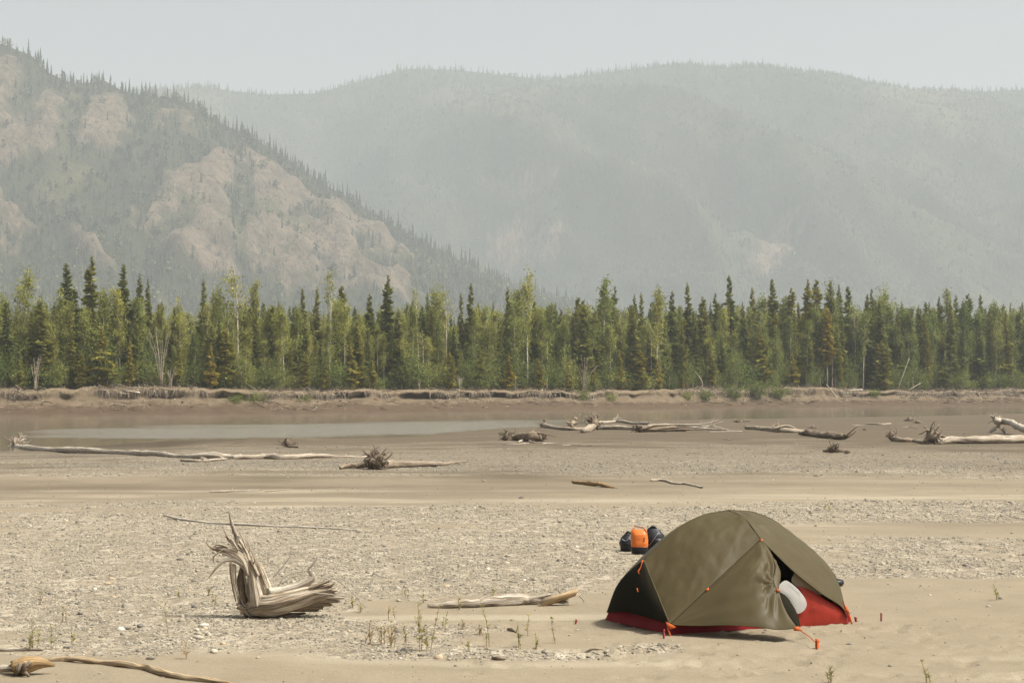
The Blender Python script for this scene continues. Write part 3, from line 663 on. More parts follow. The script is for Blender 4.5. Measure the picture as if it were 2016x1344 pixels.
# poplars that stand out
PK = [(40, 530, 6, 1.0, 0, .62, 'loose poplar top rising at the far left end of the treeline'), (470, 530, 4, 1.1, 8, .80, 'thin tall poplar with sparse leaves and pale trunk, left of centre'), (650, 532, 6, .8, 9, .45, 'thin spindly poplar with a narrow tip beside a spruce'),
      (825, 566, 3, .6, 9, .6, 'nearly bare pale pole trunk left of centre'), (880, 562, 4, .8, 8, .75, 'pale bare-trunked poplar with few leaves near the middle'), (1030, 532, 5, .8, 9, .60, 'tallest thin poplar near the middle with a wispy top'), (1187, 552, 6, 1.1, 2, .25, None),
      (1283, 640, .5, .6, 8, .55, 'white-stemmed slim birch at the bank edge right of centre'), (1685, 590, 4, .8, 8, .5, 'pale-trunked poplar right of the amber spruce'), (1755, 568, 6, .9, 0, .45, 'loose poplar top rising right of the amber spruce'), (1870, 575, 7, .8, 5, .4, None), (1955, 600, 6, .9, 4, .3, None)]
ALLP = POPLAR + ['', ''] + BARE
for (u, v, bk_, wf, kd, tn, lb) in PK:
    x, y, z = tree_spot(u, bk_); h = top_h(u, v, x, y, z)
    plant('poplar_tree', ALLP[kd], (x, y, z), h / 12 * wf, h / 12, tn, lb or 'leafy %s poplar standing out %s' % (hue(tn), REG[region(u)]), 'poplar', 'leafy poplars of the far bank')
# the many poplars between
r = np.random.default_rng(41); npop = 0
for u in np.arange(-24, 2045, 12.0):
    u = u + r.normal(0, 6); bk_ = 1.2 + 8 * r.random() ** 1.1; x, y, z = tree_spot(u, bk_)
    line = np.interp(u, [-120, 300, 700, 1100, 1500, 2150], [585, 620, 628, 640, 628, 632]) + r.normal(0, 30)
    h = top_h(u, line, x, y, z); tn = np.clip(r.normal(np.interp(u, [0, 500, 900, 1300, 1600, 2016], [.52, .58, .55, .45, .28, .2]), .16), 0, 1)
    kd = BARE[int(r.integers(2))] if r.random() < .10 else POPLAR[int(r.integers(6))]
    plant('poplar_tree', kd, (x, y, z), h / 12 * r.uniform(.75, 1.2), h / 12, tn, '%s %s %s poplar %s' % (tall(h, 8.5, 10.5), hue(tn), 'sparse pale-stemmed' if kd in BARE else 'leafy', REG[region(u)]), 'poplar', 'leafy poplars of the far bank')
for u in np.arange(-20, 2042, 13.0):
    u = u + r.normal(0, 9); bk_ = .8 + 8 * r.random(); x, y, z = tree_spot(u, bk_); h = top_h(u, r.uniform(585, 690), x, y, z)
    wS = r.uniform(1.0, 1.5); tS = float(np.clip(r.normal(.42, .14), 0, .75))
    plant('spruce_tree', SPRUCE[int(r.integers(6))], (x, y, z), h / 14 * wS, h / 14, tS, '%s %s %s spruce among the poplars %s' % (tall(h, 9, 11), 'wide' if wS > 1.25 else 'narrow', hue(tS), REG[region(u)]), 'spruce', 'spruces among the poplars')
for u in np.arange(-20, 2042, 18.0):
    u = u + r.normal(0, 9); bk_ = .2 + 2.6 * r.random(); x, y, z = tree_spot(u, bk_); kd = SHRUB[int(r.integers(4))]
    s = r.uniform(.6, 1.35) * (1.15 if 1380 < u < 1560 else 1); tnS = float(np.clip(r.normal(.18, .14), 0, 1))
    plant('willow_shrub', kd, (x, y, z - .05), s, s * r.uniform(.8, 1.3), tnS, '%s %s shrub at the bank edge %s' % (tall(s, .95, 1.25), hue(tnS), REG[region(u)]), 'shrub', 'shrubs along the bank top', ('stem', 'foliage'))
for (u, v, s, tn, lb) in ((1440, 782, 1.25, .08, 'dark green bush left of the big bush on the bank edge'), (1350, 786, .7, .35, 'yellowish low shrub on the bank face right of the log jam'), (1200, 786, .6, .3, 'small pale green shrub on the bank face above the log jam'), (1720, 776, .7, .12, 'green shrub hanging at the bank edge by the flat pale logs'), (600, 786, .55, .25, 'low shrub on the bank face right of the round shrub'), (505, 790, .75, .3, 'round green shrub slumped on the bank face left of centre'), (465, 798, .55, .2, 'low green shrub slumped beside the round shrub on the bank face'), (1145, 785, .8, .15, 'green shrub growing on the bank face above the log jam'),
                       (1385, 788, .8, .1, 'dark green shrub hanging low on the bank face right of the log jam'), (1490, 775, 1.3, .12, 'big dark green bush spilling over the bank edge'), (1530, 778, 1.0, .15, 'dark green bush right of the big bush on the bank edge')):
    x, y, z = tree_spot(u, -2.6); hz_ = float(at(u, v, y)[2]) - .5
    plant('willow_shrub', SHRUB[2], (x, y, max(hz_, .5)), s * 1.25, s * 1.05, tn, lb, 'shrub', 'shrubs along the bank top', ('stem', 'foliage'))
# forest mass behind the front rows
r = np.random.default_rng(43); n = 1500
uu = r.uniform(-260, 2280, n); bk_ = 10 + 60 * r.random(n) ** 1.3; pts = []; sc = []; pk = []; tt = []
src = [k for p in SPRUCE for k in p] + [k for p in POPLAR for k in p]
for k in range(n):
    x, y, z = tree_spot(uu[k], bk_[k]); sprc = r.random() < .5; v = r.uniform(590, 670) + (0 if sprc else 15); h = top_h(uu[k], v, x, y, z); i = int(r.integers(6)); w = r.uniform(.8, 1.2)
    b0 = (2 * i if sprc else 12 + 2 * i); hh = 14 if sprc else 12
    for e in (0, 1):
        pts.append((x, y, z)); sc.append((h / hh * w, h / hh * w, h / hh)); pk.append(b0 + e); tt.append(np.clip(r.normal(.33, .12) if sprc else r.normal(np.interp(uu[k], [0, 1000, 2016], [.55, .5, .22]), .15), 0, 1))
rot = np.zeros((len(pts), 3)); rot[:, 2] = np.repeat(r.uniform(0, 6.28, n), 2)
for k in range(1500):                                              # the same forest carries on past both ends of the view
    u = r.uniform(-2600, -24) if k % 2 else r.uniform(2045, 4400); x, y, z = tree_spot(u, 1 + 45 * r.random() ** 1.4); sprc = r.random() < .5; i = int(r.integers(6)); h = r.uniform(7, 13); hh = 14 if sprc else 12; w = r.uniform(.85, 1.25); a = r.uniform(0, 6.28)
    for e in (0, 1):
        pts.append((x, y, z)); sc.append((h / hh * w, h / hh * w, h / hh)); pk.append((2 * i if sprc else 12 + 2 * i) + e); tt.append(.36 if sprc else .45); rot = np.vstack((rot, (0, 0, a)))
scatter('forest', pts, rot, sc, pk, src, tt, 'deeper mass of spruce and poplar forest behind the front trees')
# hillside forests
def cone(seed):
    r = np.random.default_rng(seed); mb = MB()
    for k in range(5):
        z0 = k * .19 + .02; z1 = min(1.02, z0 + .34); rr = .135 * (1 - k / 5.6); n = 7; a = np.linspace(0, 6.283, n, endpoint=False) + r.random()
        v = [(math.cos(t) * rr * q, math.sin(t) * rr * q, z0 + r.normal(0, .03)) for t, q in zip(a, r.uniform(.6, 1.3, n))] + [(0, 0, z1)]
        mb.add(v, None, [(i, (i + 1) % n, n) for i in range(n)], None, r.uniform(.3, .7, n + 1))
    return mb.mesh('hill_spruce', M['hill_needles'], False)
def blob(seed):
    r = np.random.default_rng(seed); P = r.normal(size=(26, 3)) * np.array((.16, .16, .22)) + np.array((0, 0, .6)); V, q = leaf_quads(r, P, r.uniform(.12, .22, 26))
    mb = MB(); mb.add(V, q, None, None, np.repeat(r.random(26), 4)); mb.add([(-.02, 0, 0), (.02, 0, 0), (.012, 0, .7), (-.012, 0, .7)], [(0, 1, 2, 3)]); return mb.mesh('hill_poplar', M['hill_needles'], False)
CONES = [cone(1), cone(2), cone(3), blob(4), blob(5)]
def hill(name, X, Y, Z, rk, gr, pr, n, hmin, hmax, seed, label, ridge_n, yridge):
    r = np.random.default_rng(seed); ny, nx = X.shape; jr = int(np.argmin(np.abs(Y[:, 0] - yridge)))
    P = []
    i = r.uniform(0, nx - 1.01, n); j = r.uniform(0, jr, n)
    i2 = r.uniform(0, nx - 1.01, ridge_n); j2 = jr - np.abs(r.normal(0, 1, ridge_n)) * jr * .02
    rd = np.concatenate((np.zeros(n), np.ones(ridge_n))); i = np.concatenate((i, i2)); j = np.clip(np.concatenate((j, j2)), 0, ny - 1.01)
    i0 = i.astype(int); j0 = j.astype(int); fi = i - i0; fj = j - j0
    def smp(A): return (A[j0, i0] * (1 - fi) + A[j0, i0 + 1] * fi) * (1 - fj) + (A[j0 + 1, i0] * (1 - fi) + A[j0 + 1, i0 + 1] * fi) * fj
    x, y, z, k_, g_, p_ = smp(X), smp(Y), smp(Z), smp(rk), smp(gr), smp(pr)
    u, v = proj(x, y, z)
    keep = (r.random(len(x)) > np.clip(k_ * 1.5, 0, .96)) & (u > -250) & (u < 2270) & ((p_ > .02) | (rd > 0)) & (r.random(len(x)) > g_ * .55 * (1 - rd))
    patch = fbm(x / 90, y / 130, seed + 3, 3)
    keep &= (rd > 0) | (r.random(len(x)) < .70 + .6 * patch)
    x, y, z, rd, patch, g_ = x[keep], y[keep], z[keep], rd[keep], patch[keep], g_[keep]; n = len(x)
    h = r.uniform(hmin, hmax, n) * (1 + .6 * rd * r.random(n)) * np.where(r.random(n) < .3, .6, 1)
    dec = (r.random(n) < .35 + .5 * g_) & (rd < .5)
    pk = np.where(dec, 3 + r.integers(0, 2, n), r.integers(0, 3, n)); h = np.where(dec, h * .75, h)
    w = h * r.uniform(.75, 1.25, n) * np.where(rd > 0, .8, 1)
    tn = np.clip(np.where(dec, .75, .12) + r.normal(0, .14, n) + .45 * patch, 0, 1)
    rot = np.zeros((n, 3)); rot[:, 2] = r.uniform(0, 6.28, n)
    scatter(name, np.stack((x, y, z - .3), -1), rot, np.stack((w, w, h), -1), pk, CONES, tn, label)
hill('rocky_mountain_forest', Xl, Yl, Zl, rkl, grl, prl, 42000, 8, 14, 61, 'dark spruces in the gullies and along the skyline of the rocky mountain', 900, YR)
hill('wooded_mountain_forest', Xr, Yr_, Zr, rkr, grr, prr, 105000, 8, 13, 62, 'dense far forest covering the wooded mountain', 1700, YR2)

# ------------------------------------------------------------------ gravel
def ico(seed, flat):
    bm = bmesh.new(); bmesh.ops.create_icosphere(bm, subdivisions=2 if seed > 90 else 1, radius=1.0); r = random.Random(seed)
    for v in bm.verts:
        k = r.uniform(.78, 1.15); v.co = Vector((v.co.x * k, v.co.y * k * .8, v.co.z * k * flat))
    me = bpy.data.meshes.new('pebble'); bm.to_mesh(me); bm.free()
    me.polygons.foreach_set('use_smooth', np.ones(len(me.polygons), bool)); return me
def mat_pebble():
    t = NT('river_pebble'); ti = t.attr('tint', 'INSTANCER')
    c = t.ramp(ti, [(0.0, (0.065, 0.06, 0.052)), (0.22, (0.13, 0.112, 0.084)), (0.5, (0.208, 0.18, 0.134)), (0.72, (0.275, 0.238, 0.176)), (0.86, (0.37, 0.325, 0.247)), (0.93, (0.43, 0.30, 0.16)), (1.0, (0.52, 0.485, 0.41))])
    n = t.noise(40, t.geo_pos(), 3, 0.6); c = t.mix(0.25, c, t.mix(n, (0.1, 0.09, 0.075, 1), (0.55, 0.5, 0.4, 1)))
    return t.fin(c, 0.8, 0.3)
M['pebble'] = mat_pebble()
PEB = [ico(k, f) for k, f in ((1, .55), (2, .7), (3, .45), (4, .6), (5, .8))]
for m_ in PEB: m_.materials.append(M['pebble'])
r = np.random.default_rng(77); PX = []; PS = []
for (ya, yb, dens, smin, smed) in ((13.2, 20, 800, .005, .0098), (20, 28, 560, .006, .0108), (28, 42, 260, .009, .0135), (42, 56, 110, .011, .017), (56, 95, 26, .012, .019)):
    hw = 0.30; area = hw * (yb * yb - ya * ya); n = int(area * dens)
    y = np.sqrt(r.uniform(ya * ya, yb * yb, n)); x = (r.uniform(-1, 1, n)) * hw * y * 1.06
    z = gz(x, y); g, d, p = zones(x, y, z); cl = fbm(x / .5, y / .35, 123, 3)
    cl = cl - .45 * sstep(50, 95, y)
    keep = r.random(n) < np.clip(g * 1.15 - .06, 0, 1) * np.clip(.75 + 1.4 * cl, .04, 1) + .012
    s = np.clip(smed * .85 * np.exp(r.normal(0, .52, n)), smin, .06)
    PX.append(np.stack((x, y, z), -1)[keep]); PS.append(s[keep])
PX = np.concatenate(PX); PS = np.concatenate(PS); n = len(PX)
PX[:, 2] += PS * .02
PD = zones(PX[:, 0], PX[:, 1], PX[:, 2])[1]
rot = np.stack((r.normal(0, .25, n), r.normal(0, .25, n), r.uniform(0, 6.28, n)), -1)
scl = PS[:, None] * r.uniform(.8, 1.3, (n, 3))
scatter('gravel', PX, rot, scl, r.integers(0, 5, n), PEB, np.clip((r.beta(1.8, 1.9, n) + .25 * (r.random(n) < .05)) * (1 - .55 * PD), 0, 1), 'scattered tan grey and cream river gravel')
# stones large enough to pick out
for (u, v, s, tn, lb) in ((401, 1233, .052, 1.0, 'bright white flat stone left of the big driftwood stump'), (388, 1241, .034, .98, 'small white stone just below the bright white stone'), (421, 1284, .05, .97, 'white rounded stone lying below the driftwood stump'),
                          (406, 1248, .045, .84, 'cream stone below the bright white stone'), (390, 1257, .052, .80, 'tan flat stone on the gravel below the white stones'), (276, 1234, .05, .06, 'dark grey rounded stone on the gravel at left'), (247, 1238, .045, .2, 'grey flat stone beside the dark rounded stone'),
                          (158, 1209, .04, .04, 'dark stone between pale stones at left'), (152, 1189, .03, .03, 'small black stone on the gravel at left'), (138, 1302 - 27, .03, .05, 'dark stone near the golden driftwood root'), (213, 1150, .035, .93, 'orange tinted stone on the gravel at left'),
                          (297, 1297, .04, .25, 'grey stone in the gravel beside the golden branch'), (642, 1211, .028, .02, 'dark stone in the shade right under the driftwood stump'), (785, 1183, .035, .86, 'cream stone left of the grey log')):
    p = ground(u, v); o = link('stone', ico(95 + int(u) % 7, .55), None, (p[0], p[1], p[2] + s * .25)); o.data.materials.append(M['pebble']); o.scale = (s * 1.0, s * .8, s * .8); o.rotation_euler = (.1, .05, u * .37); o['tint'] = float(tn)
    tag(o, lb, 'stone', 'larger stones on the gravel bar')

# ------------------------------------------------------------------ driftwood
def mat_wood(name, stops, dark=(0.045, 0.032, 0.022, 1)):
    t = NT(name); uvn = t.n('ShaderNodeTexCoord').outputs['UV']; mp = t.n('ShaderNodeMapping', inp={'Scale': (2.2, 26, 1)}); t.l(uvn, mp.inputs[0])
    n = t.noise(1.6, mp.outputs[0], 6, 0.65, 0.4); mp2 = t.n('ShaderNodeMapping', inp={'Scale': (1.1, 60, 1)}); t.l(uvn, mp2.inputs[0]); n2 = t.noise(1.8, mp2.outputs[0], 4, 0.6, 0.3)
    n3 = t.noise(5, t.coords('Object'), 4, 0.6)
    ti = t.attr('tint', 'INSTANCER'); loc = t.attr('tint')
    c0 = t.ramp(t.math('ADD', t.math('MULTIPLY', ti, 0.46), t.math('ADD', t.math('MULTIPLY', loc, 0.40), t.math('MULTIPLY', t.math('SUBTRACT', n, 0.5), 1.7))), stops)
    c = t.mix(t.ramp(n2, [(0.41, (1, 1, 1)), (0.50, (0, 0, 0))]), c0, dark)
    c = t.mix(t.math('MULTIPLY', n3, 0.22), c, (0.30, 0.25, 0.19, 1))
    t.bump(t.math('ADD', n2, t.math('MULTIPLY', n, 0.8)), 0.9, 0.014)
    return t.fin(c, 0.88, 0.2)
M['drift'] = mat_wood('weathered_driftwood', [(0.12, (0.085, 0.062, 0.042)), (0.36, (0.26, 0.195, 0.13)), (0.58, (0.46, 0.385, 0.29)), (0.82, (0.68, 0.62, 0.52))])
M['golden'] = mat_wood('golden_peeled_wood', [(0.05, (0.15, 0.09, 0.04)), (0.4, (0.32, 0.20, 0.085)), (0.62, (0.43, 0.29, 0.135)), (0.9, (0.56, 0.45, 0.30))], (0.16, 0.09, 0.035, 1))
M['stump'] = mat_wood('bleached_stump_wood', [(0.12, (0.085, 0.060, 0.040)), (0.32, (0.27, 0.195, 0.125)), (0.52, (0.50, 0.41, 0.295)), (0.76, (0.72, 0.65, 0.53))])
def wood_thing(name, label, cat, group, tint, parts, base):
    o = empty(name, base, label, cat, group)
    for (nm, mb, mt) in parts:
        c = mb.build(nm, M[mt], o, True, base); c['tint'] = float(tint)
    return o
def rootwad(mb, cen, R, n, seed, ax=(0, 0, 1), zmin=None, c=0.4, thick=.10):
    r = np.random.default_rng(seed); ax = np.array(ax, float); ax /= np.linalg.norm(ax); R = R * .85
    tube(mb, [cen - ax * R * .28, cen, cen + ax * R * .25], [R * .20, R * .44, R * .26], 11, 11, .6, seed + 7, c - .1, 1, True, .3)
    for k in range(int(n * 2.2)):
        d = r.normal(size=3); d[2] *= .7; d = d - ax * np.dot(d, ax) * .75; d /= np.linalg.norm(d); L = R * r.uniform(.42, .95)
        p1 = cen + d * L * .5 + r.normal(size=3) * L * .12; p2 = cen + d * L + r.normal(size=3) * L * .3
        if zmin is not None: p1[2] = max(p1[2], zmin + .02); p2[2] = max(p2[2], zmin + .02)
        p2 = p2 * .5 + (cen + d * L * .8) * .5 + r.normal(size=3) * L * .15; p3 = p2 + r.normal(size=3) * L * .35
        if zmin is not None: p3[2] = max(p3[2], zmin + .02)
        th = thick * r.uniform(.22, .85)
        tube(mb, [cen + r.normal(size=3) * R * .12, p1, p2, p3], [R * th * 1.5, R * th, R * th * .6, R * th * .12], 5, 9, .25, seed + k, float(np.clip(c + r.normal(0, .2), 0, 1)))
def pathpts(path):
    """[(u, v, r)] with v at the underside: rests each node on the ground; (u, v, r, lift) raises a node"""
    P = []; R = []
    for q in path:
        p = ground(q[0], q[1]); rr = q[2] * (.8 if q[1] < 930 else .92); p = p + np.array((0, 0, rr * .85 + (q[3] if len(q) > 3 else 0))); P.append(p); R.append(rr)
    return P, R
def logthing(label, path, tint, group='driftwood on the gravel bar', roots=None, rn=14, end_roots=None, branches=(), mat='drift', name='driftwood_log', cat='log', rough=.12, seg=10, seed=None, jag=.12, groove=.12):
    seed = seed or abs(int(path[0][0] * 7 + path[0][1])) % 9973; P, R = pathpts(path); L = MB(); base = (P[0] + P[-1]) / 2; base[2] = min(p[2] - rr for p, rr in zip(P, R))
    tube(L, P, R, seg + 4, max(16, len(P) * 11), rough * 1.3, seed, .55, 1.0, True, groove * 2, jag, max(R) * .8); parts = [('trunk', L, mat)]
    if roots:
        m = MB(); rootwad(m, P[0] + np.array((0, 0, roots * .25)), roots, rn, seed, P[1] - P[0], base[2]); parts.append(('roots', m, mat))
    if end_roots:
        m = MB(); rootwad(m, P[-1] + np.array((0, 0, end_roots * .25)), end_roots, rn, seed + 50, P[-1] - P[-2], base[2]); parts.append(('roots', m, mat))
    for bi, b in enumerate(branches):       # branch: [(u, v)] pixel path in the plane of the log, with a radius
        m = MB(); i = int(np.argmin([abs(proj(*p)[0] - b[0][0]) for p in P])); Yd = P[i][1]
        pts = [at(u, v, Yd + (.02 * j)) for j, (u, v) in enumerate(b[:-1])]; tube(m, pts, [b[-1], b[-1] * .75, b[-1] * .25], 5, 8, .12, seed + bi, .6); parts.append(('branch', m, mat))
    return wood_thing(name, label, cat, group, tint, parts, base)
GB = 'driftwood on the gravel bar'
# -- the big stump: traced at its own distance, about a metre tall
YS = float(ground(560, 1214)[1])
def Z(zx, zy, dy=0.0): return at(380 + zx / 5.375, 990 + zy / 5.375, YS + dy)
K = 1.0 / 1070.0
sb = ground(515, 1220)
parts = []
m = MB(); tube(m, [Z(585, 1130, .02), Z(700, 1085, 0), Z(860, 1075, -.02), Z(1100, 1015, 0), Z(1310, 950, .02), Z(1450, 925, .03)], [85 * K, 128 * K, 150 * K, 138 * K, 118 * K, 96 * K], 40, 90, .2, 3, .45, .8, True, .2, .10); parts.append(('trunk', m, 'stump'))
m = MB(); tube(m, [Z(690, 1075), Z(655, 900), Z(625, 720, .02), Z(560, 520, .03), Z(470, 350, .03), Z(415, 230, .02), Z(390, 135, .01)], [135 * K, 120 * K, 92 * K, 72 * K, 44 * K, 28 * K, 15 * K], 36, 90, .24, 5, .55, .62, True, .24, .06); parts.append(('upright_root', m, 'stump'))
m = MB(); tube(m, [Z(800, 960, .03), Z(735, 800, .06), Z(690, 680, .07), Z(600, 545, .06)], [70 * K, 62 * K, 48 * K, 16 * K], 14, 30, .25, 8, .4, .8, True, .2); parts.append(('upright_root', m, 'stump'))
m = MB(); tube(m, [Z(600, 760, -.03), Z(545, 600, -.03), Z(440, 520, -.02), Z(330, 490, -.02), Z(215, 475, 0), Z(125, 405, 0)], [42 * K, 62 * K, 66 * K, 46 * K, 26 * K, 5 * K], 16, 40, .3, 11, .5, .8, True, .22); parts.append(('root_arm', m, 'stump'))
m = MB(); tube(m, [Z(560, 680, -.05), Z(450, 605, -.06), Z(330, 610, -.06), Z(240, 690, -.06), Z(165, 795, -.06)], [34 * K, 30 * K, 18 * K, 12 * K, 5 * K], 8, 30, .2, 12, .75); parts.append(('root', m, 'stump'))
m = MB(); tube(m, [Z(530, 660, .03), Z(500, 860, .03), Z(530, 1060, .03), Z(600, 1190, .0)], [40 * K, 70 * K, 85 * K, 60 * K], 14, 30, .35, 14, -.25, .7, True, .3); parts.append(('shaded_hollow', m, 'stump'))  # dark slab filling the hollow, its shade put into the tint
for k, (pts, rr, c) in enumerate([([(400, 620), (405, 760), (425, 900), (455, 1040)], 18, .1), ([(430, 640), (420, 760), (455, 920), (490, 1060)], 12, .5), ([(450, 650), (450, 800), (480, 960), (540, 1090)], 11, .6), ([(455, 1065), (510, 1078), (570, 1090)], 16, .9),
                                  ([(560, 1060), (600, 1150), (700, 1195), (800, 1165)], 22, .1), ([(620, 1020), (580, 960), (560, 860), (540, 740)], 20, .35), ([(500, 1160), (540, 1150), (610, 1200)], 26, .0), ([(470, 1090), (540, 1130), (620, 1225)], 30, -.1),
                                  ([(330, 490), (260, 530), (215, 570), (225, 630), (240, 650)], 9, .2), ([(380, 470), (300, 440), (250, 440), (200, 480)], 14, .3), ([(440, 480), (400, 400), (350, 330), (320, 270)], 13, .1), ([(430, 440), (380, 400), (355, 360), (330, 365)], 9, .1),
                                  ([(480, 500), (430, 420), (400, 380), (365, 400)], 14, .2), ([(560, 470), (530, 380), (495, 320)], 10, .3), ([(590, 520), (600, 470), (570, 390), (540, 385)], 5, .2), ([(330, 560), (285, 500), (265, 440)], 6, .7),
                                  ([(480, 340), (470, 400), (455, 470)], 22, .8), ([(560, 540), (500, 460), (460, 410)], 26, .2), ([(640, 640), (655, 590), (600, 550)], 10, .1), ([(690, 770), (640, 660), (600, 600)], 26, .15)]):
    m = MB(); pp = [Z(x, y, -.08 + .012 * (k % 6)) for x, y in pts]; tube(m, pp, [rr * K, rr * K * .85, rr * K * .35], 6, 18, .25, 20 + k, c); parts.append(('root', m, 'stump'))
for k, (a, b, rr, c) in enumerate([((1150, 930), (1430, 826), 30, .25), ((1180, 940), (1455, 868), 34, .2), ((1230, 930), (1390, 915), 36, .1), ((1240, 960), (1505, 922), 36, .3), ((1290, 985), (1570, 1000), 40, .45), ((1260, 1020), (1530, 1040), 40, .3), ((1200, 1060), (1450, 1075), 44, .2),
                                   ((1130, 1090), (1370, 1102), 46, .15), ((1050, 1120), (1300, 1132), 42, .05), ((1180, 1030), (1420, 985), 20, .75), ((1100, 1010), (1300, 950), 20, .6), ((850, 960), (1240, 860), 34, .7), ((900, 1180), (1180, 1165), 26, .1)]):
    m = MB(); dy = -.07 + .012 * k; tube(m, [Z(*a, dy * .6), Z((a[0] + b[0]) / 2, (a[1] + b[1]) / 2, dy), Z(*b, dy)], [rr * K * 1.1, rr * K * 1.1, rr * K * .75], 8, 14, .25, 60 + k, c, .55, True, .25, .05); parts.append(('splinter', m, 'stump'))
m = MB(); tube(m, [Z(790, 950, -.02), Z(930, 925, .04), Z(1120, 870, .06), Z(1270, 790, .08), Z(1225, 705, .08), Z(1270, 640, .08), Z(1325, 565, .08)], [70 * K, 55 * K, 46 * K, 44 * K, 20 * K, 17 * K, 6 * K], 12, 40, .2, 31, .95, .8, True, .15); parts.append(('pale_root', m, 'stump'))
def fibres(pts, radii, count, seed, lo, hi, flat=.8):
    r = np.random.default_rng(seed); n = 60; C = spline(pts, n); R = np.interp(np.linspace(0, 1, n), np.linspace(0, 1, len(radii)), radii); T = np.gradient(C, axis=0); T /= np.linalg.norm(T, axis=1)[:, None]
    B = np.array((0, 1.0, 0)); N = np.cross(T, B); N /= np.linalg.norm(N, axis=1)[:, None]
    for k in range(count):
        a = r.uniform(-1.5, 1.5); f0 = r.uniform(0, .7); f1 = min(1, f0 + r.uniform(.15, .5)); i = np.linspace(f0 * 59, f1 * 59, 6).astype(int); a_ = a + np.linspace(0, r.normal(0, .25), 6); lift = 1 + np.array((-.1, .0, .03, .03, .02, r.uniform(-.1, .12)))
        P = C[i] + N[i] * (R[i] * np.sin(a_) * lift)[:, None] - B * (R[i] * np.cos(a_) * flat * lift)[:, None]; w = r.uniform(.003, .008); m = MB()
        tube(m, P, [w * .4, w, w, w * .7, w * .25], 5, 14, .25, seed + k, float(r.uniform(lo, hi)), .7); parts.append(('splinter', m, 'stump'))
fibres([Z(690, 1075), Z(655, 900), Z(625, 720, .02), Z(560, 520, .03), Z(470, 350, .03), Z(415, 230, .02)], [135 * K, 120 * K, 92 * K, 72 * K, 44 * K, 28 * K], 18, 700, -.2, 1.15, .62)
fibres([Z(700, 1085, 0), Z(860, 1075, -.02), Z(1100, 1015, 0), Z(1310, 950, .02), Z(1470, 925, .03)], [128 * K, 150 * K, 138 * K, 116 * K, 95 * K], 13, 800, -.3, .9)
fibres([Z(600, 760, -.03), Z(545, 600, -.03), Z(440, 520, -.02), Z(330, 490, -.02), Z(215, 475, 0)], [42 * K, 62 * K, 66 * K, 46 * K, 26 * K], 18, 900, .0, 1.0)
for k, (pts, rr) in enumerate([([(850, 780), (930, 690), (1040, 548)], 9), ([(905, 870), (970, 780), (1120, 725), (1375, 712)], 6), ([(940, 850), (1090, 770), (1440, 770), (1700, 960), (1760, 1040), (1875, 1112)], 6), ([(1285, 945), (1450, 965), (1650, 990)], 9), ([(690, 540), (745, 440)], 4)]):
    m = MB(); tube(m, [Z(x, y, .06 if k != 3 else -.1) for x, y in pts], [rr * K, rr * K * .8, rr * K * .5], 5, 22, .1, 90 + k, .9); parts.append(('twig', m, 'stump'))
wood_thing('driftwood_stump', 'big weathered driftwood stump with upright split root and splintered trunk', 'stump', GB, .72, parts, sb)
# -- nearer pieces
logthing('long thin bleached branch lying behind the big stump', [(322, 1019, .016, .03), (350, 1024, .025, .01), (385, 1027, .02), (430, 1031, .02), (520, 1036, .02), (620, 1040, .016), (715, 1045, .012)], 1.25, name='driftwood_branch', cat='branch', seg=7, jag=0)
o = logthing('silvery grey log with ragged root end, between the stump and the tent', [(842, 1196, .02), (880, 1197, .045), (930, 1195, .055), (990, 1191, .06), (1030, 1190, .05), (1060, 1189, .035), (1110, 1186, .02)], .85, end_roots=.16, rn=10, seg=14,
             branches=([(935, 1188), (934, 1200), .022], [(1030, 1183), (1060, 1175), (1085, 1170), .035], [(1066, 1176), (1070, 1164), (1068, 1158), .008], [(1140, 1172), (1148, 1180), (1150, 1187), .008]))
pa = [ground(1064, 1192), ground(1138, 1180)]; m = MB(); a, b = at(1066, 1188, pa[0][1]), at(1132, 1166, pa[0][1] + .05)
d = (b - a); nrm = np.array((0, 0, 1.0)); w = np.array((0, .05, .005)); hgt = np.array((-.006, -.01, .034))
V = [a - w - hgt, a + w - hgt, a + w + hgt, a - w + hgt, b - w - hgt * .7, b + w - hgt * .7, b + w + hgt * .7 + d * .05, b - w + hgt * .8 + d * .12]
m.add(V, [(0, 1, 2, 3), (7, 6, 5, 4), (0, 4, 5, 1), (1, 5, 6, 2), (2, 6, 7, 3), (3, 7, 4, 0)], None, [(0, 0), (0, .1), (0, .2), (0, .05), (.4, 0), (.4, .1), (.4, .2), (.4, .05)], .8)
base = np.array((a[0], a[1], pa[0][2])); o2 = link('split_plank', m.mesh('split_plank', M['golden'], False, base), None, base); o2['tint'] = .95; tag(o2, 'pale split board lying across the ragged end of the grey log', 'board', GB)
logthing('golden peeled branch curving along the bottom left corner', [(95, 1301, .02), (130, 1301, .023), (190, 1306, .024), (250, 1313, .025), (290, 1319, .029), (330, 1331, .03), (380, 1339, .024), (440, 1345, .014), (500, 1350, .008)], 1.25, mat='golden', name='driftwood_branch', cat='branch', seg=12)
kb = ground(60, 1327); parts = []
m = MB(); tube(m, [at(108, 1309, kb[1] + .02), at(80, 1305, kb[1]), at(52, 1309, kb[1] - .02), at(32, 1314, kb[1] - .02)], [.01, .05, .085, .075], 22, 40, .25, 4, .6, .8, True, .12, .05); parts.append(('knob', m, 'golden'))
for k, (a, b) in enumerate((((40, 1305), (28, 1332)), ((52, 1305), (42, 1330)), ((60, 1302), (36, 1322)), ((45, 1320), (60, 1335)), ((35, 1310), (30, 1328)))):
    m = MB(); tube(m, [at(*a, kb[1] - .11), at((a[0] + b[0]) / 2 + 2, (a[1] + b[1]) / 2, kb[1] - .13), at(*b, kb[1] - .08)], [.018, .014, .004], 6, 8, .2, k, .1); parts.append(('root', m, 'drift'))
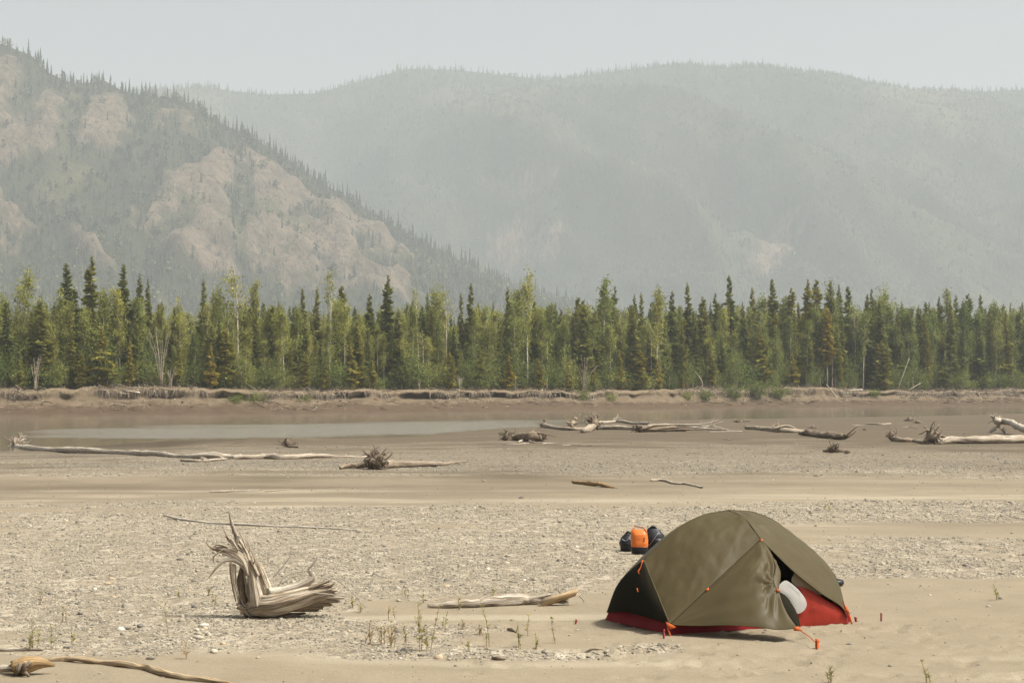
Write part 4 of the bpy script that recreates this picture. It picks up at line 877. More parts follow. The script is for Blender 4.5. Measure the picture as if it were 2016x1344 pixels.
m = MB(); tube(m, [at(38, 1314, kb[1]), at(5, 1315, kb[1] + .02), at(-60, 1318, kb[1] + .05)], [.035, .032, .03], 10, 16, .12, 9, .8); parts.append(('limb', m, 'drift'))
wood_thing('driftwood_root', 'tan root knob with frayed end at the bottom left edge', 'root', GB, .6, parts, kb)
logthing('thin pale stick at the left edge above the root knob', [(-40, 1283, .016), (20, 1281, .018), (85, 1280, .012)], .9, name='stick', cat='stick', seg=7, jag=0)
logthing('thin dark twig on the sand left of the tent', [(1122, 1287, .005), (1145, 1283, .008), (1165, 1279, .008), (1187, 1275, .006)], .0, name='twig', cat='twig', seg=5, jag=0)
logthing('curled dry bark scrap on the sand below the seedlings', [(968, 1296, .01), (980, 1299, .022), (995, 1298, .008)], .2, name='bark_scrap', cat='bark', seg=6, jag=0)
logthing('small dry leaf scrap between the seedlings', [(1000, 1240, .014), (1008, 1242, .018), (1016, 1245, .006)], .4, name='bark_scrap', cat='bark', seg=6, jag=0)
# -- middle distance
logthing('short brown log with a knot in mid distance', [(1128, 951, .045), (1160, 955, .06), (1190, 959, .05), (1217, 961, .012)], .45, mat='golden', branches=([(1178, 952), (1180, 946), .03],))
logthing('pale wavy stick right of the short brown log', [(1280, 947, .04), (1306, 947, .035), (1330, 953, .035), (1352, 954, .03), (1384, 961, .025)], .95, name='stick', cat='stick', seg=8)
logthing('thin pale stick in the sand at left centre', [(412, 969, .02), (450, 968, .025), (512, 965, .015)], .9, name='stick', cat='stick', seg=7, branches=([(458, 965), (457, 959), .008],))
logthing('broken pale stick bits right of the thin stick', [(522, 968, .012), (545, 966, .014), (576, 963, .012)], .7, name='stick', cat='stick', seg=6)
logthing('very long bleached log with root ball at its left end', [(32, 884, .19), (120, 890, .15), (240, 894, .12), (330, 899, .11), (400, 903, .12), (470, 903, .12)], .9, roots=.62, rn=22, seg=12)
logthing('long bleached log continuing right from the root ball log', [(455, 904, .10), (520, 903, .11), (560, 904, .11), (650, 901, .07), (752, 899, .03)], .75, branches=([(520, 896), (514, 890), .03], [(680, 896), (682, 891), .02]), seg=10)
logthing('short plank-like pale log in front of the long logs', [(356, 908, .05), (395, 909, .06), (448, 905, .04)], .8, branches=([(395, 900), (412, 904), .03], [(440, 902), (430, 897), .03]))
logthing('tangled dark root mass with trunk lying to the right', [(742, 924, .16), (790, 920, .12), (850, 919, .08), (885, 914, .06), (918, 910, .03)], .45, roots=.52, rn=40, seg=10, name='driftwood_rootwad', cat='root')
logthing('low heap of broken roots left of the dark root mass', [(668, 924, .05), (690, 922, .09), (715, 922, .10), (735, 923, .08)], .3, end_roots=.45, rn=18, name='driftwood_rootwad', cat='root')
logthing('small root tuft at the water edge left of centre', [(566, 880, .06), (585, 881, .05)], .1, roots=.45, rn=14, name='driftwood_rootwad', cat='root')
# -- shoreline heap and log jam
logthing('dark brushy driftwood clump left of the log jam', [(996, 867, .10), (1015, 867, .16), (1045, 869, .26), (1068, 868, .12)], .12, roots=.5, end_roots=.35, rn=26, name='driftwood_clump', cat='driftwood', rough=.4,
         branches=([(1050, 853), (1062, 852), (1095, 859), .07], [(1047, 852), (1049, 845), .09], [(1050, 850), (1046, 844), .06]))
for k, (path, tn) in enumerate(([(989, 875, .03), (1040, 874, .03)], .8), ([(1020, 871, .05), (1032, 868, .05), (1050, 872, .04)], .9), ([(1068, 873, .03), (1095, 873, .03)], .9), ([(1108, 877, .02), (1130, 877, .03), (1165, 878, .02)], .7), ([(1122, 868, .02), (1145, 867, .02), (1160, 869, .02)], .6)) if False else ():
    pass
for k, (path, tn, lb) in enumerate((([(989, 875, .03), (1015, 875, .035), (1040, 873, .025)], .8, 'straight pale stick in front of the brushy clump'), ([(1020, 871, .05), (1034, 868, .05), (1052, 872, .04)], .9, 'bent pale stick in front of the brushy clump'),
                                    ([(1068, 874, .03), (1082, 873, .03), (1096, 873, .02)], .9, 'short pale stick right of the brushy clump'), ([(1108, 877, .02), (1130, 877, .03), (1166, 878, .02)], .7, 'thin stick on the mud below the log jam'),
                                    ([(1424, 864, .02), (1432, 865, .03), (1443, 867, .02)], .8, 'tiny pale stick on the mud right of the log jam'), ([(1397, 851, .03), (1430, 850, .03), (1460, 849, .02)], .9, 'straight pale stick at the right end of the log jam'))):
    logthing(lb, path, tn, name='stick', cat='stick', seg=6)
JAM = 'logs of the log jam at the shoreline'
logthing('log with root ball at the left end of the log jam', [(1070, 842, .16), (1090, 843, .14), (1118, 847, .12), (1160, 846, .10)], .6, JAM, roots=.5, rn=18)
logthing('standing root fork rising from the log jam', [(1124, 846, .20), (1130, 845, .18, .25), (1135, 845, .12, .55)], .4, JAM, roots=.4, rn=16, branches=([(1132, 832), (1137, 822), (1143, 813), .10], [(1126, 834), (1118, 832), (1112, 827), .08]), name='driftwood_snag', cat='driftwood')
logthing('fat cut stump end in front of the log jam', [(1147, 852, .17), (1160, 849, .24), (1172, 846, .20)], .55, JAM, end_roots=.75, rn=26, name='driftwood_stump', cat='stump')
logthing('thin bleached log crossing the back of the log jam', [(1165, 834, .12), (1190, 832, .12), (1216, 830, .12), (1240, 834, .12), (1275, 836, .10)], .85, JAM, branches=([(1212, 828), (1214, 822), (1217, 815), .10], [(1205, 826), (1216, 822), (1224, 824), .08]))
logthing('thick straight log in the middle of the log jam', [(1178, 845, .14), (1230, 846, .16), (1292, 848, .12)], .7, JAM)
logthing('dark bundled log on the right of the log jam', [(1258, 851, .18), (1285, 850, .20), (1320, 849, .20), (1350, 849, .12)], .1, JAM, roots=.5, rn=12, rough=.35, branches=([(1262, 846), (1290, 838), (1330, 836), .09], [(1280, 848), (1320, 842), (1360, 840), .09], [(1300, 848), (1340, 845), (1390, 846), .08]))
logthing('slim bleached log at the back right of the log jam', [(1275, 840, .10), (1320, 839, .12), (1368, 840, .09)], .75, JAM)
logthing('pale branching top sticking out right of the log jam', [(1338, 845, .10), (1380, 846, .10), (1420, 847, .07), (1458, 849, .03)], .9, JAM, branches=([(1340, 836), (1380, 835), (1415, 826), .06], [(1385, 842), (1402, 837), (1424, 829), .05], [(1398, 838), (1402, 830), (1405, 822), .03], [(1375, 838), (1379, 832), (1382, 828), .03], [(1350, 840), (1400, 838), (1435, 846), .05]))
for k, (u, v, R_, tn, lb) in enumerate(((1452, 831, .35, .35, 'small dark snag near the far shore right of the log jam'), (1470, 830, .3, .6, 'small pale snag beside the dark snag near the far shore'), (1790, 829, .45, .55, 'flat snag near the far shore at right'), (1806, 833, .35, .6, 'low stump near the far shore at right'),
                                        (1600, 843, .3, .8, 'tiny pale snag behind the forked driftwood'), (1640, 891, .4, -.1, 'small dark debris clump on the mud at right of centre'), (1667, 893, .16, .0, 'smaller dark scrap right of the dark debris clump'), (1702, 847, .16, .2, 'lone small stub right of the raised pale fork'))):
    P = ground(u, v); m = MB(); rootwad(m, P + np.array((0, 0, R_ * .25)), R_, 12, 500 + k, (0, 1, .4), P[2], .5, .12); m2 = MB(); tube(m2, [P + np.array((-R_ * .9, 0, .06)), P + np.array((0, 0, .10)), P + np.array((R_ * .9, .1, .05))], [R_ * .08, R_ * .22, R_ * .08], 7, 10, .3, k, .5)
    wood_thing('driftwood_snag', lb, 'driftwood', GB, tn, [('roots', m, 'drift'), ('trunk', m2, 'drift')], P)
for k, (path, tn, lb) in enumerate((([(1708, 835, .06), (1735, 836, .07), (1754, 835, .05)], .85, 'pale straight log far off near the shore at right'), ([(1678, 837, .03), (1700, 837, .03)], .9, 'small pale stick left of the far straight log'), ([(1776, 842, .03), (1790, 841, .03), (1805, 844, .03)], .5, 'thin stick below the far snags'))):
    logthing(lb, path, tn, name='stick', cat='stick', seg=6)
logthing('grey log with upright twigs right of the log jam', [(1470, 844, .12), (1500, 847, .16), (1540, 851, .16), (1582, 851, .12)], .6, branches=([(1530, 842), (1532, 834), (1532, 826), .05], [(1525, 843), (1520, 835), .05], [(1540, 844), (1541, 836), .04], [(1520, 845), (1550, 838), (1575, 849), .10], [(1555, 846), (1556, 836), .03], [(1512, 846), (1527, 836), (1536, 834), .06]))
logthing('dark bark log with a pale fork raised at its right end', [(1574, 854, .10), (1600, 859, .18), (1640, 864, .18), (1665, 866, .14)], .12, rough=.3, branches=([(1662, 858), (1672, 850), (1688, 838), .10], [(1668, 860), (1680, 852), (1686, 846), .06], [(1576, 852), (1573, 856), (1582, 861), .05]))
logthing('long pale brown log with root end running off the right edge', [(1836, 874, .19), (1870, 873, .20), (1930, 873, .21), (2020, 872, .21), (2120, 872, .20)], .72, roots=.72, rn=22, seg=16, rough=.05)
logthing('gnarled root piece left of the long pale brown log', [(1758, 868, .16), (1778, 870, .15), (1800, 870, .10), (1822, 874, .12)], .35, roots=.45, rn=18, name='driftwood_root', cat='root')
logthing('bleached forked log with raised root at the right edge', [(1958, 852, .20, .50), (1985, 853, .20, .48), (2020, 862, .20, .3), (2090, 868, .18, .1)], .98, roots=.45, rn=10, name='driftwood_log', branches=([(1965, 842), (1966, 832), (1968, 818), .14], [(1960, 842), (1950, 850), (1945, 857), .12], [(1972, 842), (1978, 851), (1982, 858), .12]))

# ------------------------------------------------------------------ debris of the far bank
BK = 'fallen stems on the far bank'
def bankpole(label, a, b, rad, tint, off=-2.0, bend=0.0, name='fallen_pole', cat='log'):
    x, y, z = tree_spot(a[0], off); x2, y2, z2 = tree_spot(b[0], off - (1.2 if b[1] > 785 else 0)); p, q = at(a[0], a[1], y), at(b[0], b[1], y2); md_ = (p + q) / 2 + np.array((bend, 0, abs(bend) * .2)); m = MB()
    tube(m, [p, md_, q], [rad * .6, rad * .9, rad], 6, 12, .1, int(a[0]), .6); wood_thing(name, label, cat, BK, tint, [('trunk', m, 'drift')], np.array((q[0], q[1], min(p[2], q[2]))))
for a in (('pale pole leaning from the bank top down to the water, below the amber spruce', (1627, 757), (1661, 800), .12, .95), ('pale log lying flat on the bank top right of the leaning pole', (1667, 768), (1698, 767), .14, .95), ('second pale log on the bank top, farther right', (1778, 772), (1842, 774), .17, .9),
          ('thin log on the bank top near the right edge', (1908, 775), (1950, 773), .12, .8), ('thin log at the right edge of the bank top', (1960, 775), (2014, 777), .12, .6), ('short pale log end resting on the bank foot above the log jam', (1305, 797), (1345, 804), .2, .95), ('thin pole sliding down the bank right of the big bush', (1560, 781), (1588, 794), .08, .8),
          ('short pale log beside the big bush on the bank', (1518, 780), (1540, 785), .12, .9), ('thin dark pole lying on the bank foot at right', (1760, 790), (1785, 800), .08, .5), ('pale bleached log on the bank top at left', (243, 768), (275, 773), .12, .95), ('grey pole on the bank top left of the bleached log', (195, 766), (248, 775), .10, .6),
          ('thin pole propped on the bank top left of centre', (655, 780), (682, 768), .06, .7), ('leaning grey stem at the far left of the bank top', (30, 757), (58, 778), .06, .6), ('leaning pale stem at right of the treeline foot', (1768, 765), (1790, 705), .06, .75), ('thin pole leaning at right of the treeline foot', (1785, 770), (1812, 754), .06, .7), ('dark pole on the bank face at left of centre', (450, 795), (520, 808), .07, .6), ('pale pole lying on the bank lip near the right edge', (1862, 782), (1905, 790), .08, .8), ('thin grey pole on the bank foot near the right edge', (1880, 795), (1945, 789), .07, .6), ('grey pole tipped over the bank lip above the log jam', (1232, 778), (1262, 796), .07, .6), ('grey pole on the bank face near the middle', (930, 785), (962, 803), .06, .5), ('thin pale pole on the bank face at left of centre', (515, 800), (560, 809), .06, .85)):
    bankpole(a[0], a[1], a[2], a[3], a[4], -1.9)
bankpole('curved bare dead stem standing at the bank edge right of centre', (1369, 732), (1382, 772), .08, .95, -1.0, .45, 'dead_stem', 'stem')
for (u, v, lb) in ((318, 640, 'bare grey many-stemmed shrub at the bank edge at left'), (70, 700, 'fan of bare stems at the far left bank edge'), (335, 720, 'fan of bare stems right of the grey shrub'), (905, 735, 'dead brushy shrub on the bank top near the middle'), (825, 745, 'dead tangled shrub on the bank top left of the middle'), (1150, 700, 'grey bare shrub at the bank edge above the log jam')):
    x, y, z = tree_spot(u, -.6); h = top_h(u, v, x, y, z); rr = np.random.default_rng(int(u)); o = empty('bare_shrub', (x, y, z), lb, 'shrub', 'bare shrubs along the bank')
    for k in range(9):
        m = MB(); a = rr.normal(0, .16 * h); tube(m, [(rr.normal(0, .12), rr.normal(0, .2), -.2), (a * .4, rr.normal(0, .2), h * .5), (a, rr.normal(0, .4), h * rr.uniform(.7, 1))], [.05, .035, .012], 5, 7, .1, k, .6); c = m.build('stem', M['drift'], o); c['tint'] = .6
r = np.random.default_rng(88); m = MB(); n = 13000
xx = r.uniform(-72, 102, n); kind = r.random(n); lipy = np.interp(xx, sx, by[8]); lipz = np.interp(xx, sx, bz[9]); hang = (kind < .36)
cl = fbm(xx / 3.0, 0 * xx, 131, 3); keep = r.random(n) < .35 + 1.1 * cl + .5 * np.exp(-((proj(xx, lipy, lipz)[0] % 420 - 200) / 90) ** 2)

for k in np.nonzero(keep)[0]:
    if kind[k] > .72:
        f_ = r.uniform(2.2, 5.5); i_ = int(f_); g_ = f_ - i_
        p = np.array((xx[k], np.interp(xx[k], sx, by[i_]) * (1 - g_) + np.interp(xx[k], sx, by[i_ + 1]) * g_, np.interp(xx[k], sx, bz[i_]) * (1 - g_) + np.interp(xx[k], sx, bz[i_ + 1]) * g_ + .05)); q = p + np.array((r.normal(0, .7), -r.uniform(.2, 1.0), -r.uniform(-.1, .3)))
        if r.random() < .45: continue
    elif hang[k]:
        p = np.array((xx[k], lipy[k] - .05 + r.normal(0, .08), lipz[k] - r.uniform(0, .25))); q = p + np.array((r.normal(0, .25), -r.uniform(.0, .35), -r.uniform(.25, .95)))
    else:
        p = np.array((xx[k], lipy[k] + r.uniform(-.1, 2.2), lipz[k] + r.uniform(.05, .3))); q = p + np.array((r.normal(0, .8), r.normal(-.3, .5), r.normal(.1, .35)))
    w = r.uniform(.02, .055); s_ = np.array((0, 0, w)) if abs(q[0] - p[0]) > abs(q[2] - p[2]) else np.array((w, 0, 0)); mid = (p + q) / 2 + r.normal(0, .06, 3)
    m.add([p - s_, p + s_, mid - s_ * .8, mid + s_ * .8, q - s_ * .3, q + s_ * .3], [(0, 1, 3, 2), (2, 3, 5, 4)], None, [(0, 0), (0, .05), (.3, 0), (.3, .05), (.6, 0), (.6, .05)], float(r.uniform(.0, 1.0)))
o = m.build('dead_brush', M['drift'], None, False); o['tint'] = .5; tag(o, 'hanging roots and dead brush along the bank lip', None, None, 'stuff')

# ------------------------------------------------------------------ seedlings on the gravel
M['seedling'] = mat_leaf('seedling_leaf', [(0, (0.16, 0.20, 0.065)), (.5, (0.29, 0.27, 0.10)), (1, (0.32, 0.20, 0.11))], .35)
M['seedling_stem'] = mat_bark('seedling_stem', (0.20, 0.14, 0.07, 1), (0.30, 0.22, 0.11, 1), (0.15, 0.08, 0.04, 1), 20)
def seedling(u, v, h, stems, tint, label, dens=1.0):
    p = ground(u, v); s = int(u * 13 + v); r = np.random.default_rng(s); o = empty('seedling', p, label, 'seedling', 'seedlings on the gravel bar'); st = MB(); lf = MB()
    for k in range(stems):
        a = r.uniform(0, 6.283); sp = .0 if stems == 1 else h * .22; hh = h * (1 if k == 0 else r.uniform(.45, .95)); b = np.array((math.cos(a) * sp * r.random(), math.sin(a) * sp * r.random(), -.01))
        e = b + np.array((r.normal(0, .10 * h), r.normal(0, .1 * h), hh)); mid = (b + e) / 2 + r.normal(0, .03 * h, 3)
        C = tube(st, [b, mid, e], [.0032, .0026, .0014], 4, 8, caps=False); n = int(28 * dens * hh / .3)
        for q in range(n):
            f = .25 + .75 * r.random(); c = C[min(7, int(f * 7.99))] + r.normal(0, .004, 3); a2 = r.uniform(0, 6.283); L = r.uniform(.028, .06) * (1.2 - .5 * f); d = np.array((math.cos(a2), math.sin(a2), r.uniform(.3, 1.3))); d /= np.linalg.norm(d); w = np.cross(d, (0, 0, 1)); w /= np.linalg.norm(w); w *= L * .16
            lf.add([c, c + d * L * .5 + w, c + d * L, c + d * L * .5 - w], [(0, 1, 2, 3)], None, None, float(r.random()))
    a = st.build('stem', M['seedling_stem'], o); b = lf.build('leaves', M['seedling'], o, False); b['tint'] = tint; a['tint'] = tint
SD = [(829, 1281, .40, 5, .55, 'tallest bushy seedling clump below the grey log', 1.2), (962, 1250, .33, 1, .4, 'slender tall seedling right of the clump, reaching up to the grey log'), (1028, 1272, .24, 2, .4, 'feathery seedling between the clump and the tent'), (1052, 1277, .15, 2, .35, 'short bright seedling left of the thin dark twig'), (1039, 1250, .2, 1, .6, 'thin reddish seedling behind the feathery seedling'),
      (1094, 1266, .22, 1, .35, 'single upright seedling nearest the tent'), (873, 1238, .14, 2, .25, 'small green seedling tuft right of the clump'), (770, 1274, .22, 4, .8, 'reddish brown seedling clump left of the tallest clump'), (753, 1270, .20, 3, .75, 'brown seedling at the left of the reddish clump'), (800, 1268, .17, 2, .7, 'short brown seedling just left of the tallest clump'),
      (726, 1268, .20, 3, .85, 'dry brown seedling on the gravel at centre left'), (694, 1197, .15, 3, .6, 'low seedling beside the twig of the stump'), (710, 1205, .10, 2, .4, 'small green seedling right of the stump twig'), (766, 1220, .14, 1, .6, 'thin seedling behind the brown clump'), (778, 1217, .12, 1, .7, 'thin brown seedling beside the thin seedling behind the clump'),
      (913, 1238, .10, 3, .9, 'reddish sprout patch at the right of the green tuft'), (945, 1248, .09, 3, .9, 'reddish sprout patch beside the slender tall seedling'), (922, 1278, .09, 2, .4, 'tiny sprout on the sand below the red sprouts'), (959, 1273, .14, 2, .35, 'small pale green seedling below the slender tall seedling'), (824, 1225, .10, 2, .5, 'small seedling behind the tallest clump'),
      (62, 1280, .26, 6, .45, 'bushy seedling clump at the left edge', 1.1), (106, 1277, .19, 2, .35, 'upright green seedling right of the left edge clump'), (143, 1264, .10, 3, .5, 'low spreading seedling at left'), (332, 1253, .30, 1, .7, 'tall bare thin seedling left of the stump'), (423, 1194, .13, 2, .2, 'green seedling at the left foot of the stump'), (411, 1172, .10, 2, .4, 'small seedling left of the stump'),
      (80, 1190, .16, 1, .7, 'thin dry seedling far left on the gravel'), (126, 1224, .14, 2, .7, 'dry seedling on the gravel at left'), (368, 1296, .13, 2, .9, 'dry brown forked seedling below the stump'), (354, 1177, .10, 2, .35, 'small green sprout left of the stump root'), (1962, 1180, .19, 2, .4, 'lone seedling on the sand at the right edge'),
      (1636, 1344, .14, 4, .4, 'seedling at the bottom edge right of the tent'), (1825, 1344, .18, 3, .45, 'seedling at the bottom edge far right'), (1623, 1005, .18, 2, .3, 'pale green seedling pair beyond the tent'), (1633, 1005, .17, 2, .3, 'right one of the pale green seedling pair beyond the tent'), (835, 1186, .12, 2, .5, 'seedling against the left end of the grey log'), (904, 1200, .15, 2, .45, 'seedling in front of the grey log'), (968, 1178, .12, 2, .5, 'seedling behind the grey log'), (800, 1178, .10, 2, .45, 'small seedling left behind the grey log')]
for a in SD: seedling(*a)

# ------------------------------------------------------------------ tent
TL, TF, TR = on_z(1199, 1222), on_z(1318, 1252), on_z(1671, 1226)
TC = (TL + TR) / 2; TC[2] = float(gz(TC[0], TC[1])); te1 = TR - TF; te1[2] = 0; te1 /= np.linalg.norm(te1); te2 = np.array((te1[1], -te1[0], 0))
tent = empty('tent', TC, 'olive dome tent with half-open door and red floor on the sand', 'tent', None, math.atan2(te1[1], te1[0]))
def loc(s, t, z): return np.array((s, -t, z))                    # t points to the camera side
def px_t(u, v, t):                                                 # where the sight line meets the tent's own upright plane at t
    o = np.array((0, 0, CAM_H)); d = ray(u, v); k = (t - (o - TC) @ te2) / (d @ te2); p = o + d * k - TC
    return loc(p @ te1, t, p[2])
def zt(zx, zy, t): return px_t(1160 + zx * .3075, 980 + zy * .3075, t)
def mat_fabric(name, c, rough=.45, trans=.2, spec=.2, dirt=.08):
    t = NT(name); p = t.coords('Object'); n = t.noise(3.5, p, 5, .6); n2 = t.noise(1.2, p, 3, .5); br = t.noise(26, t.coords('Object', (1, 1, .6)), 3, .6)
    cc = t.mix(t.math('MULTIPLY', n, dirt * 2), (*c, 1), tuple(x * .72 for x in c) + (1,)); t.fin(cc, rough, spec)
    t.bump(t.math('ADD', t.math('MULTIPLY', n2, 1.3), t.math('MULTIPLY', br, .10)), .4, .05)
    tr = t.n('ShaderNodeBsdfTranslucent'); t.l(cc, tr.inputs[0]); mx = t.n('ShaderNodeMixShader', inp={0: trans, 1: t.b.outputs[0], 2: tr.outputs[0]}); t.l(mx.outputs[0], t.out.inputs[0]); return t.m
M['fly'] = mat_fabric('olive_ripstop', (0.080, 0.062, 0.027), .5, .2)
M['fly_dark'] = mat_fabric('olive_ripstop_shaded', (0.013, 0.0115, 0.007), .85, .02, .04)  # near-black copy of the olive: shade of end panel and door fold painted in
M['floor'] = mat_fabric('red_fabric_shaded', (0.19, 0.009, 0.012), .6, .06, .1)  # darker copy of the tent red, shade of the left end put into the colour
M['wallred'] = mat_fabric('red_fabric_sunlit', (0.31, 0.032, 0.019), .5, .12)  # brighter copy of the same red, sunlight on the door side put into the colour
M['white_fab'] = mat_fabric('white_inner_fabric', (0.47, 0.46, 0.43), .7, .15)
M['tan_fab'] = mat_fabric('tan_inner_fabric', (0.34, 0.28, 0.20), .8, .15)
M['mesh_fab'] = mat_fabric('black_mesh', (0.005, 0.005, 0.006), .9, .0, .02)
M['orange'] = mat_fabric('orange_webbing', (0.50, 0.105, 0.022), .6, .05)
M['logo'] = mat_fabric('dark_red_print', (0.30, 0.035, 0.018), .6, .0)
M['strap'] = mat_fabric('black_strap', (0.012, 0.012, 0.012), .6, .0)
def coons(c0, c1, d0, d1, nu=28, nv=22, bulge=0.0, wr=0.0, seed=0, ang=0.0, fine=14.0):
    """c0/c1 run along u at v=0/1, d0/d1 along v at u=0/1"""
    A, B, Cc, D = spline(c0, nu), spline(c1, nu), spline(d0, nv), spline(d1, nv); u = np.linspace(0, 1, nu)[None, :, None]; v = np.linspace(0, 1, nv)[:, None, None]
    S = (1 - v) * A[None] + v * B[None] + (1 - u) * Cc[:, None] + u * D[:, None] - ((1 - u) * (1 - v) * A[0] + u * (1 - v) * A[-1] + (1 - u) * v * B[0] + u * v * B[-1])
    tu = np.gradient(S, axis=1); tv = np.gradient(S, axis=0); N = np.cross(tu, tv); N /= np.linalg.norm(N, axis=2)[..., None] + 1e-9
    cen = S.mean((0, 1)); out = cen - np.array((0, 0, .25)); 
    if (N.mean((0, 1)) @ out) < 0: N = -N
    w = (np.sin(math.pi * u) ** .6 * np.sin(math.pi * v) ** .6)
    U, V_ = np.meshgrid(np.linspace(0, 1, nu), np.linspace(0, 1, nv)); nn = fbm(U * fine * (0.35 + .65 * abs(math.cos(ang))) + V_ * 3 * math.sin(ang), V_ * fine * (.12 + .6 * abs(math.sin(ang))), seed, 3)[..., None]
    return S + N * w * bulge + N * wr * nn * (np.sin(math.pi * v) ** .35 + .15), U, V_
def patch(name, mat, c0, c1, d0, d1, **kw):
    thick = kw.pop('thick', .0015); S, U, V_ = coons(c0, c1, d0, d1, **kw); nv, nu = S.shape[:2]
    me = mesh_np(name, S.reshape(-1, 3), grid_faces(nu, nv), M[mat], True, np.stack((U.ravel(), V_.ravel()), -1)); o = link(name, me, tent)
    return o
hL, hR, AP, T_ = loc(-.957, 0, .633), loc(.957, 0, .645), loc(0, 0, 1.072), loc(0, .544, .832)
Fc, Lc, Rc, Bc = px_t(1319, 1229, .62), loc(-1.0, -.62, .075), px_t(1668, 1215, .61), loc(1.0, -.62, .09)
mir = lambda p: p * np.array((1, -1, 1))
ridL = [hL, loc(-.6, 0, .897), loc(-.312, 0, 1.028), AP]; ridR = [AP, loc(.3, 0, 1.042), loc(.6, 0, .92), hR]
poleF = [hL, loc(-1.0, .3, .36), Fc]; poleL = [hL, loc(-1.05, -.30, .40), Lc]; poleR = [hR, loc(1.06, .30, .40), Rc]; poleB = [hR, loc(1.06, -.30, .40), Bc]
cross_ = [AP, loc(0, .29, 1.003), T_]; crossb = [mir(p) for p in cross_]
seam = [Fc, px_t(1411, 1142, .61), T_]
roofA = patch('roof_panel', 'fly', ridL, seam, poleF, cross_, nu=44, nv=36, bulge=.022, wr=.009, seed=3, fine=12, ang=.9)
flapedge = [T_, zt(1170, 335, .60), zt(1310, 470, .64), zt(1480, 605, .65), zt(1610, 690, .63), Rc]
roofD = patch('roof_panel', 'fly', ridR, flapedge, cross_, poleR, nu=44, nv=36, bulge=.03, wr=.013, seed=5, fine=11, ang=.7)
patch('end_panel', 'fly_dark', [hL, hL + loc(.0, .003, 0)], [Lc, loc(-1.06, -.2, .13), loc(-1.08, .25, .13), Fc], poleL, poleF, nu=24, nv=24, bulge=.05, wr=.006, seed=6, fine=6)['label'] = 'shaded end panel of the tent fly, painted near black'
patch('end_panel', 'fly', [hR, hR + loc(.0, .003, 0)], [Bc, loc(1.06, 0, .13), Rc], poleB, poleR, nu=20, nv=20, bulge=.05, wr=.006, seed=7)
patch('roof_panel', 'fly', ridL, [Lc, loc(-.5, -.62, .48), mir(T_)], poleL, crossb, nu=28, nv=22, bulge=.025, wr=.004, seed=8)
patch('roof_panel', 'fly', ridR, [mir(T_), loc(.5, -.62, .48), Bc], crossb, poleB, nu=28, nv=22, bulge=.025, wr=.004, seed=9)
patch('vestibule_panel', 'fly', [mir(T_), mir(T_) + loc(.003, 0, 0)], [Lc, loc(0, -1.35, .08), Bc], [mir(T_), loc(-.5, -.62, .48), Lc], [mir(T_), loc(.5, -.62, .48), Bc], nu=28, nv=22, bulge=.03, wr=.01, seed=10)
# vestibule half facing the camera, gathered at the tie
Vc = zt(1335, 832, 1.42)
vedge = [T_, zt(1165, 350, .70), zt(1192, 440, .85), zt(1180, 520, .97), zt(1203, 590, 1.05), zt(1262, 725, 1.24), Vc]
hem = [Fc, zt(700, 815, .82), zt(900, 812, 1.05), zt(1100, 826, 1.25), zt(1210, 840, 1.33), Vc]
S, U, V_ = coons([T_, T_ + loc(.004, 0, 0)], hem, [T_, px_t(1411, 1142, .61), Fc], vedge, nu=64, nv=52, bulge=.05, wr=.0, seed=2)
fan = np.sin(U * 30 + 3 * fbm(U * 4, V_ * 3, 5, 2)) * .010 * sstep(.35, 1, U) * np.sin(math.pi * V_) ** .7 * np.exp(-((V_ - .62) / .28) ** 2) \
    + .022 * fbm(U * 5 + V_ * 2, V_ * 2.2 - U * 2, 15, 3) * np.sin(math.pi * np.clip(V_, 0, 1)) + .010 * np.sin(U * 16) * sstep(.5, .1, V_) * V_ * 2
phi = np.arctan2((V_ - .60) * 1.2, 1.02 - U); rad = np.hypot((V_ - .6) * 1.2, 1 - U)
fan = fan + .016 * np.sin(phi * 15 + 2.5 * fbm(U * 3, V_ * 3, 8, 2)) * np.exp(-rad / .55) * sstep(0, .12, rad) * sstep(0, .15, 1 - V_)
ph2 = np.arctan2(V_ - 1.0, U + .02); fan = fan + .010 * np.sin(ph2 * 13) * np.exp(-np.hypot(1 - V_, U) / .35) * sstep(0, .1, U)
S = S + np.array((.25, -.85, .45)) * fan[..., None]
vest = link('vestibule_panel', mesh_np('vestibule_panel', S.reshape(-1, 3), grid_faces(64, 52), M['fly'], True), tent)
fold = [zt(1203, 590, 1.05), zt(1255, 625, 1.04), zt(1312, 700, 1.16), zt(1348, 790, 1.34), Vc + loc(.02, .0, .01)]
patch('door_fold', 'fly_dark', vedge[4:], fold, [vedge[4], vedge[4] + loc(.002, 0, 0)], [Vc, fold[-1]], nu=20, nv=8, bulge=.02, wr=.012, seed=12)
patch('door_fold', 'fly', [zt(1165, 350, .70), zt(1192, 440, .85), zt(1180, 520, .97), zt(1203, 590, 1.05)], [zt(1172, 372, .67), zt(1212, 440, .82), zt(1226, 490, .90), zt(1212, 592, 1.03)], [zt(1165, 350, .70), zt(1172, 372, .67)], [zt(1203, 590, 1.05), zt(1212, 592, 1.03)], nu=18, nv=8, bulge=.012, wr=.010, seed=13, fine=10)
# piping seams and cross pole sleeve
def cord(name, mat, pts, rad, n=None, seg=5, parent=None):
    m = MB(); tube(m, pts, [rad, rad], seg, n or max(6, len(pts) * 6)); o = m.build(name, M[mat], parent or tent); return o
cord('seam_piping', 'fly_dark', seam, .004, parent=vest); cord('seam_piping', 'fly', cross_, .005, parent=roofA); cord('seam_piping', 'fly', poleF, .007, parent=roofA); cord('seam_piping', 'fly', ridL, .005, parent=roofA); cord('seam_piping', 'fly', ridR, .005, parent=roofD); cord('seam_piping', 'fly', flapedge, .004, parent=roofD); cord('hem', 'fly', hem, .004, parent=vest)
